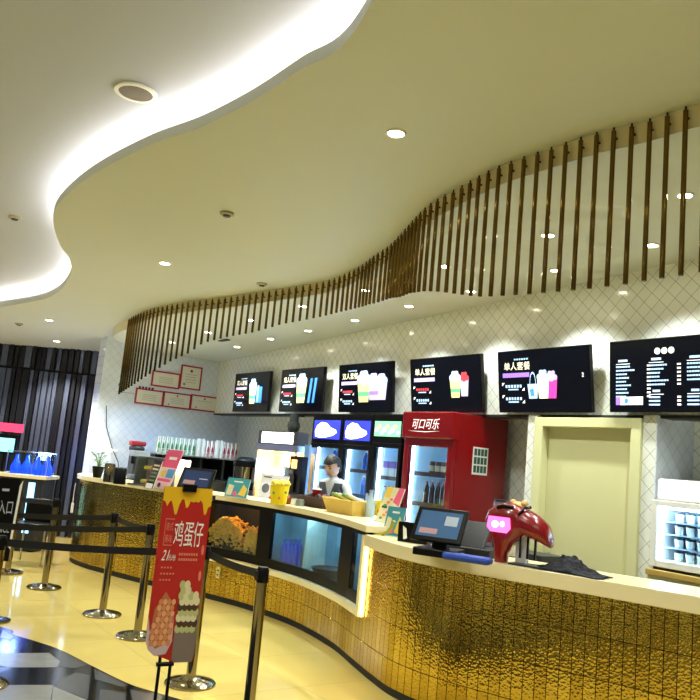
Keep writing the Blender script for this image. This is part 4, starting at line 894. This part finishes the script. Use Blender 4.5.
MB().blob((0, 0, .12), .11, tan, sub=3, sc=(1, .8, 1.1)).blob((0, 0, .29), .085, tan, sub=3).blob((-.06, 0, .36), .03, tan, sub=2).blob((.06, 0, .36), .03, tan, sub=2).blob((0, -.08, .27), .03, tan, sub=2, sc=(1.2, .6, .8)).build('body', t, smooth=True)
MB().blob((-.03, -.08, .31), .009, black, sub=1).blob((.03, -.08, .31), .009, black, sub=1).blob((0, -.103, .275), .01, blackm, sub=1).build('face', t)
# dark cloth
p = onz(558, 573, ZR); b = MB(); N = 26
vs = []; fs = []
for i in range(N):
    for j in range(N):
        u = i/(N-1)-.5; v = j/(N-1)-.5; r = math.hypot(u, v)
        h = max(0, .075*math.exp(-((u-.0)**2/.05+(v)**2/.1)))+abs(noise.noise(Vector((u*7, v*7, 1.3))))*.09*max(0, 1-r*1.6)
        vs.append((u*(.46+.06*noise.noise(Vector((v*5, 3, 0)))), v*.22, .006+h))
for i in range(N-1):
    for j in range(N-1): fs.append((i*N+j, (i+1)*N+j, (i+1)*N+j+1, i*N+j+1))
b.add(vs, fs, mat('navy_check_cloth', (16, 16, 34), .85, var=.6, vscale=60, bump=.9, bscale=40)); o = b.build('folded_scarf', smooth=True); o.location = (p.x, p.y+.12, ZR); o.rotation_euler = (0, 0, .25); sd = o.modifiers.new('solid', 'SOLIDIFY'); sd.thickness = .006; tag(o, 'dark navy checked scarf crumpled on the lower counter, right of the red machine', 'scarf')
p = onz(77, 480, ZL); q = atd(75.5, 484, (M3.transposed() @ (p-CAMP)).z-.1)
t = thing('hanging_tag', 'small white tag hanging on a cord from the left end of the counter', 'tag', (q.x, q.y, 0)); MB().tube([(0, 0, 1.09), (.004, -.004, .98), (0, 0, .87)], .004, white, n=5).build('cord', t); MB().box(-.02, .02, -.01, .01, .76, .87, white).build('tag', t, bevel=.002)
# ================================================================ shop assistant
def person():
    t = thing('person', 'shop assistant with short dark hair in white shirt and grey vest, looking down', 'person', (-6.98, 4.83, 0), math.radians(22))
    skin = mat('skin', (206, 160, 130), .5); shirt = mat('white_shirt', (206, 210, 214), .7); trou = mat('black_trousers', (22, 22, 26), .8); vest = mat('grey_vest', (66, 72, 84), .75); hair = mat('dark_hair', (18, 14, 14), .45)
    me = bpy.data.meshes.new('body'); 
    J = [(0, 0, .93, .13), (0, .01, 1.08, .115), (0, 0, 1.24, .13), (0, -.02, 1.35, .11), (0, -.035, 1.41, .05), (0, -.06, 1.46, .048),
         (.16, -.02, 1.35, .055), (.22, -.03, 1.2, .045), (.23, -.04, 1.10, .038), (.18, -.16, 1.17, .032), (.12, -.23, 1.21, .024),
         (-.16, -.02, 1.35, .055), (-.22, -.03, 1.2, .045), (-.23, -.04, 1.10, .038), (-.18, -.16, 1.18, .032), (-.12, -.23, 1.23, .024),
         (.09, 0, .86, .085), (.1, -.01, .48, .058), (.1, .02, .09, .04), (.1, -.1, .04, .035), (-.09, 0, .86, .085), (-.1, -.01, .48, .058), (-.1, .02, .09, .04), (-.1, -.1, .04, .035)]
    E = [(0, 1), (1, 2), (2, 3), (3, 4), (4, 5), (3, 6), (6, 7), (7, 8), (8, 9), (9, 10), (3, 11), (11, 12), (12, 13), (13, 14), (14, 15), (0, 16), (16, 17), (17, 18), (18, 19), (0, 20), (20, 21), (21, 22), (22, 23)]
    for s, w in ((1, 10), (-1, 15)):
        hx, hy, hz = J[w][:3]
        for k, (dx, L) in enumerate(((-.026, .060), (-.009, .075), (.009, .078), (.026, .066))):
            a = len(J); J.append((hx+dx, hy-.045, hz-.005, .0085)); J.append((hx+dx*1.1, hy-.045-L*.5, hz-.012, .008)); J.append((hx+dx*1.1, hy-.045-L*.85, hz-.035, .007)); E += [(w, a), (a, a+1), (a+1, a+2)]
        a = len(J); J.append((hx-s*.032, hy-.01, hz+.004, .011)); J.append((hx-s*.05, hy-.045, hz-.004, .009)); E += [(w, a), (a, a+1)]
    me.from_pydata([j[:3] for j in J], E, []); ob = bpy.data.objects.new('body', me); COL.objects.link(ob)
    sk = ob.modifiers.new('skin', 'SKIN'); 
    for i, j in enumerate(J): 
        r = j[3]; me.skin_vertices[0].data[i].radius = (r*1.25 if i in (0, 1, 2) else r, r*.8 if i in (0, 1, 2, 3) else r)
    me.skin_vertices[0].data[0].use_root = True
    su = ob.modifiers.new('sub', 'SUBSURF'); su.levels = 2; su.render_levels = 2
    dg = bpy.context.evaluated_depsgraph_get(); m2 = bpy.data.meshes.new_from_object(ob.evaluated_get(dg))
    bpy.data.objects.remove(ob)
    bm = bmesh.new(); bm.from_mesh(m2); bpy.data.meshes.remove(m2)
    # head: ellipsoid with nose, brow, chin, ears, pitched forward
    Hm = Matrix.Translation((0, -.085, 1.545)) @ RX(22)
    hb = bmesh.new(); bmesh.ops.create_icosphere(hb, subdivisions=4, radius=1)
    for v in hb.verts:
        x, y, z = v.co; sx = .078*(1-.22*max(0, -z)**1.5); co = Vector((x*sx, y*.096, z*.118))
        if y < 0:
            co.y -= .020*math.exp(-((x*sx)**2/.00016+(z*.118+.018)**2/.0006))         # nose
            co.y += .006*math.exp(-(((abs(x*sx)-.031)**2)/.0002+(z*.118-.012)**2/.00012))  # eye sockets
            co.y -= .005*math.exp(-((x*sx)**2/.0005+(z*.118+.056)**2/.00008))         # lips
            co.y -= .006*math.exp(-((x*sx)**2/.0006+(z*.118+.098)**2/.0003))         # chin
        if abs(x) > .85: co.x += math.copysign(.016*math.exp(-((y*.096-.005)**2/.0003+(z*.118+.005)**2/.0007)), x)
        v.co = Hm @ co
    tmp = bpy.data.meshes.new('tmp'); hb.to_mesh(tmp); hb.free(); bm.from_mesh(tmp); bpy.data.meshes.remove(tmp)
    bd_ = bpy.data.meshes.new('body'); bm.to_mesh(bd_); bm.free()
    ob = bpy.data.objects.new('body', bd_); COL.objects.link(ob)
    rm = ob.modifiers.new('remesh', 'REMESH'); rm.mode = 'VOXEL'; rm.voxel_size = .0065
    sm = ob.modifiers.new('smooth', 'SMOOTH'); sm.factor = .4; sm.iterations = 2
    m3 = bpy.data.meshes.new_from_object(ob.evaluated_get(bpy.context.evaluated_depsgraph_get())); bpy.data.objects.remove(ob)
    for m in (skin, shirt, trou, mat('lips', (170, 90, 84), .5)): m3.materials.append(m)
    for p in m3.polygons:
        c = p.center; p.use_smooth = True
        if c.z < .93: k = 2
        elif c.z < 1.43 and c.y > -.215: k = 1
        else: k = 0
        p.material_index = k
    body = bpy.data.objects.new('body', m3); COL.objects.link(body); body.parent = t
    b = MB(Hm)
    for s in (-1, 1): b.blob((s*.031, -.088, .012), .0095, mat('eye', (20, 16, 14), .2), sub=2, sc=(1.4, .6, .5)); b.box(s*.031-.015, s*.031+.015, -.098, -.09, .032, .038, hair)
    b.box(-.02, .02, -.102, -.096, -.06, -.055, mat('lips', (170, 90, 84), .5)); b.build('eyes_and_brows', t)
    # hair shell
    hb = bmesh.new(); bmesh.ops.create_icosphere(hb, subdivisions=4, radius=1); dele = []
    for v in hb.verts:
        x, y, z = v.co
        if (y < -.25 and z < .34) or z < -.55 or (y < .05 and z < -.1): dele.append(v)
    bmesh.ops.delete(hb, geom=dele, context='VERTS')
    for v in hb.verts:
        x, y, z = v.co; k = 1+.05*noise.noise(v.co*6); v.co = Hm @ Vector((x*.092*k, y*.112*k+.004, z*.132*k))
    hm = bpy.data.meshes.new('hair'); hb.to_mesh(hm); hb.free(); hm.materials.append(hair)
    ho = bpy.data.objects.new('hair', hm); COL.objects.link(ho); ho.parent = t; so_ = ho.modifiers.new('s', 'SOLIDIFY'); so_.thickness = .014
    # vest: torso faces pushed outwards
    bm = bmesh.new(); bm.from_mesh(m3)
    bad = [f for f in bm.faces if not (.90 < f.calc_center_median().z < 1.37 and abs(f.calc_center_median().x) < .145 and not (f.calc_center_median().z > 1.2 and f.calc_center_median().y < 0 and abs(f.calc_center_median().x) < (f.calc_center_median().z-1.2)*.35))]
    bmesh.ops.delete(bm, geom=bad, context='FACES')
    for v in bm.verts: v.co += v.normal*.010
    vm = bpy.data.meshes.new('vest'); bm.to_mesh(vm); bm.free(); vm.materials.clear(); vm.materials.append(vest)
    for p in vm.polygons: p.material_index = 0
    vo = bpy.data.objects.new('vest', vm); COL.objects.link(vo); vo.parent = t; s2 = vo.modifiers.new('s', 'SOLIDIFY'); s2.thickness = .006; s2.offset = 1
    MB().lathe([(.058, 1.39), (.052, 1.43)], shirt, (0, -.04, 0), n=20).build('collar', t, smooth=True)
person()
# ================================================================ queue posts, belts, banner
beltm = mat('belt_black', (10, 10, 11), .5)
def post(x, y, lab, h=.93):
    t = thing('queue_post', lab, 'queue post', (x, y, 0))
    MB().lathe([(.175, 0), (.175, .012), (.165, .022), (.10, .038), (.04, .05), (.035, .055)], chrome, n=36).build('base', t, smooth=True)
    MB().cyl((0, 0, .05), (0, 0, h-.09), .034, chrome, n=24).build('pole', t, smooth=True)
    MB().lathe([(.036, h-.09), (.038, h-.085), (.038, h-.015), (.030, h)], black, n=20).build('belt_head', t, smooth=True)
    MB().box(-.013, .013, -.05, -.03, h-.075, h-.02, blackm).build('belt_clip', t)
    return (x, y)
def pz(px, py): q = onz(px, py, 0); return q.x, q.y
S2 = pz(190, 684); S3 = pz(137, 637); S4 = pz(102, 615); S5 = pz(44, 588)
# nearest post: position from its head
q = onz(263, 572, .90); S1 = (q.x, q.y)
S6 = pz(7, 573); S7 = (onz(1, 540, .90).x, onz(1, 540, .90).y)
post(*S1, 'nearest queue post, at the bottom centre of the photo, cut off below'); post(*S2, 'queue post standing just behind the red banner')
post(*S3, 'queue post immediately left of the red banner'); post(*S4, 'queue post second to the left of the red banner'); post(*S5, 'queue post third to the left of the red banner')
post(*S6, 'chrome queue post at the far left beside the black entrance sign', .93); post(*S7, 'queue post cut by the left edge of the photo', .93)
def belt(a, b_, z0, z1, lab, sag=.015):
    a = Vector((*a, z0)); b_ = Vector((*b_, z1)); d = (b_-a); dn = Vector((d.x, d.y, 0)).normalized(); s_ = Vector((-dn.y, dn.x, 0))*.0015; a = a+dn*.04; b_ = b_-dn*.04; vs = []; fs = []; n = 14
    for i in range(n+1):
        u = i/n; p = a.lerp(b_, u); p.z -= sag*4*u*(1-u)
        for dz in (-.024, .024):
            for sg in (-1, 1): vs.append(p+s_*sg+Vector((0, 0, dz)))
    for i in range(n):
        o_ = i*4
        for c, e in ((0, 1), (1, 3), (3, 2), (2, 0)): fs.append((o_+c, o_+4+c, o_+4+e, o_+e))
    fs += [(0, 2, 3, 1), (n*4, n*4+1, n*4+3, n*4+2)]
    o = MB().add(vs, fs, beltm).build('queue_belt'); tag(o, lab, 'belt'); return o
belt(S1, S2, .885, .885, 'black belt sloping from the nearest post to the post behind the banner')
belt(S2, S7, .885, .885, 'long black belt running left from the post behind the banner')
Pa = onz(-42, 511.5, .885); Pb = onz(-38, 524, .885); Pc = onz(-10, 494, .885)
for q_, lb_2 in ((Pa, 'queue post outside the left edge of the photo, farther one'), (Pb, 'queue post outside the left edge of the photo, nearer one')): post(q_.x, q_.y, lb_2)
belt(S3, (Pb.x, Pb.y), .885, .885, 'black belt from the post beside the banner to the left edge, middle of three')
belt(S3, S4, .885, .885, 'short black belt joining the two posts left of the banner')
belt(S4, (Pa.x, Pa.y), .885, .885, 'topmost long black belt running left from the second post beside the banner')
belt(S5, (Pc.x, Pc.y), .885, .885, 'short black belt running left from the third post from the banner')
# red banner
a = atd(165, 486, 4.62); c = atd(213, 489, 4.76); a2 = atd(150, 655, 5.12)
w = .47; yaw = math.degrees(math.atan2(c.y-a.y, c.x-a.x)); w = math.hypot(c.x-a.x, c.y-a.y); hB = a.z-.34
t = thing('banner_stand', 'red standing banner board with dripping yellow top and photos of egg waffles', 'banner', (a.x, a.y, 0), math.radians(yaw))
print('banner', a, c, w, hB)
zb = .34; T = TR(0, 0, zb) @ FY
def up(pts): return [(w*x, hB*y) for x, y in pts]
b = MB(T); outl = up([(0, 1), (0, .18), (.04, .12), (.14, .06), (.3, .035), (.45, .02), (.6, .0), (.98, .0), (1, .02), (1, 1)])[::-1]; b.prism(outl, -.008, 0, redpaper)
b.build('board', t)
yld = P_('drip_yellow', (226, 178, 20)); b = MB(T)
b.flat(up([(0, 1), (0, .92), (.05, .91), (.09, .885), (.13, .91), (.17, .92), (.21, .89), (.26, .84), (.30, .84), (.34, .90), (.38, .93), (.43, .93), (.48, .88), (.52, .885), (.56, .92), (.62, .915), (.68, .92), (.73, .915), (.77, .93), (.82, .91), (.87, .845), (.91, .85), (.94, .89), (1, .90), (1, 1)])[::-1], .002, yld)
wt = P_('white', (235, 235, 228)); pkl = P_('salmon', (220, 120, 100))
b.text('鸡蛋仔', w*.30, hB*.655, hB*.15, .003, wt, w*.60)
for s, yq in (('港式', .745), ('美味', .675)): b.text(s, w*.12, hB*yq, hB*.05, .003, pkl, w*.15)
for r in ((.10, .81, .28, .815), (.10, .66, .28, .665), (.10, .66, .11, .81)): b.rect(w*r[0], hB*r[1], w*r[2], hB*r[3], .003, pkl)
b.text('21', w*.10, hB*.575, hB*.06, .003, wt, w*.12, skew=.2); b.text('元/份', w*.24, hB*.575, hB*.035, .003, wt, w*.15)
for k in range(2):
    for q in range(8): b.rect(w*(.45+.05*q), hB*(.605-.03*k), w*(.485+.05*q), hB*(.62-.03*k), .003, pkl)
for k in range(3):
    for q in range(4+k % 2): b.rect(w*(.12+.06*q), hB*(.53-.035*k), w*(.155+.06*q), hB*(.54-.035*k), .003, pkl)
for k in range(2): b.disc(w*.93, hB*(.64-.15*k), w*.03, hB*.03, .003, pkl)
# waffle left
b.flat(up([(.0, .12), (.06, .075), (.2, .04), (.42, .05), (.52, .12), (.5, .26), (.42, .2), (.05, .18), (.0, .26)]), .003, P_('paper_bag', (196, 170, 172)))
wf = [P_('waffle_a', (206, 130, 84)), P_('waffle_b', (224, 156, 106)), P_('waffle_c', (176, 100, 64))]
b.flat(up([(.05, .13), (.1, .3), (.28, .40), (.38, .36), (.5, .25), (.48, .12), (.2, .08)]), .0036, wf[2]); zq = .0042
for r in range(8):
    for q in range(5):
        X = .10+.085*q+.02*(r % 2); Y_ = .11+.033*r
        if Y_ > .1+1.2*X or Y_ > .52-.38*X: continue
        b.disc(w*X, hB*Y_, w*.042, hB*.017, zq, wf[(r+q) % 2], 12); zq += .00002
# green waffle right
b.flat(up([(.55, .02), (.62, .0), (.95, .0), (1, .04), (1, .3), (.55, .2)]), .003, P_('bag_grey', (120, 104, 94))); gw = [P_('matcha', (180, 180, 120)), P_('cream_ball', (214, 205, 160)), P_('choc', (70, 42, 30))]
zq = .0042
for r in range(9):
    for q in range(4):
        X = .60+.1*q+.03*(r % 2); Y_ = .19+.031*r
        if X > .97 or (r > 6 and q > 1): continue
        b.disc(w*X, hB*Y_, w*.062, hB*.026, zq, gw[(r*2+q*3) % 3 if r < 6 else q % 2], 12); zq += .00002
b.build('print', t)
b = MB(); b.cyl((w*.40, -.02, zb+hB-.03), (w*.62, -.02, zb+hB-.03), .001, black); b.box(w*.36, w*.64, -.02, .02, zb+hB-.025, zb+hB+.02, black); b.build('clip', t)
b = MB()
for x in (.34, .56): b.tube([(w*x, .012, .10), (w*x, .012, .6), (w*.5, .014, zb+hB-.01)], .01, black)
b.build('support_pole', t, smooth=True)
for x in (-.25, .25): b = MB(); b.tube([(w*.5+x*.3, .02, .10), (w*.5+x, -.25, .01)], .011, black).tube([(w*.5+x*.3, .02, .10), (w*.5+x, .25, .01)], .011, black); b.build('foot', t, smooth=True)
b = MB(); b.cyl((w*.30, .012, .10), (w*.62, .012, .10), .013, black); b.build('crossbar', t, smooth=True); b = MB(); b.cyl((w*.28, .012, .33), (w*.62, .012, .33), .013, black); b.build('crossbar', t, smooth=True)
# ================================================================ far left: entrance sign, ticket desk
a = atd(-24, 476, 6.5); c = atd(21, 478, 6.7); w = math.hypot(c.x-a.x, c.y-a.y); yaw = math.atan2(c.y-a.y, c.x-a.x)
t = thing('entrance_sign', 'black sign board with grey lettering on a chrome pole at the left edge', 'sign', (a.x, a.y, 0), yaw)
T = TR(0, 0, .50) @ FY; hS = a.z-.5
MB(T).box(0, w, 0, hS, -.02, 0, black).build('board', t)
lg = mat('sign_grey_letters', (150, 150, 150), .4, emit=.25); b = MB(T); b.text('ENTRANCE', w*.25, hS*.34, hS*.11, .002, lg, w*.66); b.build('lettering', t); b = MB(T); b.text('观影入口', w*.25, hS*.56, hS*.17, .002, lg, w*.66); b.build('lettering', t); b = MB(T); b.rect(w*.62, hS*.84, w*.78, hS*.87, .002, lg); b.build('lettering', t)
MB().cyl((w*.86, .04, 0), (w*.86, .04, 1.05), .02, chrome).build('pole', t, smooth=True); MB().lathe([(.15, 0), (.15, .012), (.04, .03)], chrome, (w*.86, .04, 0), n=28).build('base', t, smooth=True)
MB(T).flat([(w*.95, .12), (w*1.0, .10), (w*1.06, hS*.98), (w*1.0, hS*.92)], .004, white).build('paper', t)
a = atd(-30, 468, 10.6); c = atd(47, 474, 10.6); w = math.hypot(c.x-a.x, c.y-a.y); yaw = math.atan2(c.y-a.y, c.x-a.x); zt = 1.03
t = thing('ticket_desk', 'dark ticket desk with a pale top in front of the slatted wall', 'desk', (a.x, a.y, 0), yaw)
MB().box(0, w, 0, .5, zt-.05, zt, cream).build('top', t, bevel=.004); MB().box(.03, w-.05, .03, .48, .02, zt-.05, blackm).build('body', t); MB().box(w*.78, w*.86, .01, .03, .25, zt-.1, mat('lit_blue_strip', (120, 180, 230), .4, emit=2.5)).build('light_strip', t)
Td = Matrix.Translation((a.x, a.y, 0)) @ Matrix.Rotation(yaw, 4, 'Z')
t2 = thing('glass_showcase', 'low clear glass showcase on the ticket desk holding blue bottles', 'showcase', (a.x, a.y, zt), yaw)
b = MB(); b.box(w*.44, w-.03, .03, .035, 0, .3, gl); b.box(w*.44, w-.03, .35, .355, 0, .3, gl); b.build('glass', t2)
b = MB(); b.box(w*.44, w-.03, .025, .04, .3, .312, steel); b.box(w*.44, w-.03, .35, .365, .3, .312, steel)
for x in (w*.44, w*.78, w-.04): b.box(x, x+.012, .025, .037, 0, .3, steel)
b.build('rail', t2); MB().box(w*.46, w-.06, .3, .32, .02, .035, em('blue_led', (150, 190, 255), 9)).build('light_tube', t2)
BB = MB().lathe([(.07, 0), (.075, .03), (.07, .1), (.03, .19), (.02, .26)], mat('glow_blue_glass', (20, 60, 230), .15, emit=1.2, ecol=(20, 60, 235)), n=14).build('blue_flask', smooth=True); tag(BB, '', 'bottle')
for i, (u, lb) in enumerate(((.52, 'glowing blue flask at the left of the glass showcase'), (.66, 'glowing blue flask in the middle of the glass showcase'), (.80, 'glowing blue flask near the right end of the showcase'), (.93, 'glowing blue flask at the right end of the showcase'))):
    c_ = BB if i == 0 else cop(BB); c_.location = Td @ Vector((w*u, .17, zt)); c_['label'] = lb
l = bpy.data.lights.new('case_light', 'POINT'); l.energy = 14; l.color = (.35, .5, 1); l.shadow_soft_size = .1; lo_ = bpy.data.objects.new('light', l); COL.objects.link(lo_); lo_.location = Td @ Vector((w*.75, .2, zt+.28))
t3 = thing('desk_monitor', 'small monitor with a pale cyan screen and red board above it at the left edge', 'monitor', Td @ Vector((w*.33, .2, zt)), yaw)
MB().box(-.02, .02, 0, .04, 0, .3, black).build('stem', t3); MB().box(-.16, .16, -.02, .03, .25, .52, black).build('housing', t3); MB(TR(0, -.021, 0) @ FY).rect(-.12, .28, .13, .47, .001, em('cyan_screen', (130, 220, 225), 1.3)).build('screen', t3)
MB(TR(0, -.03, 0) @ FY).box(-.2, .22, .56, .68, -.02, 0, em('red_board', (225, 50, 90), 1.2)).build('red_board', t3)
for i, (px, py, dep) in enumerate(((38, 507, 9.7),)):
    q = atd(px, py, dep); t = thing('dark_chair', 'black chair with thin metal legs in front of the ticket desk', 'chair', (q.x, q.y, 0), yaw)
    MB().box(-.22, .22, -.2, .2, .44, .5, black).build('seat', t, bevel=.01); MB().box(-.22, .22, .17, .2, .5, .78, black).build('backrest', t, bevel=.01)
    for x in (-.2, .2):
        for y in (-.18, .18): MB().cyl((x, y, 0), (x, y, .44), .012, steel).build('leg', t)
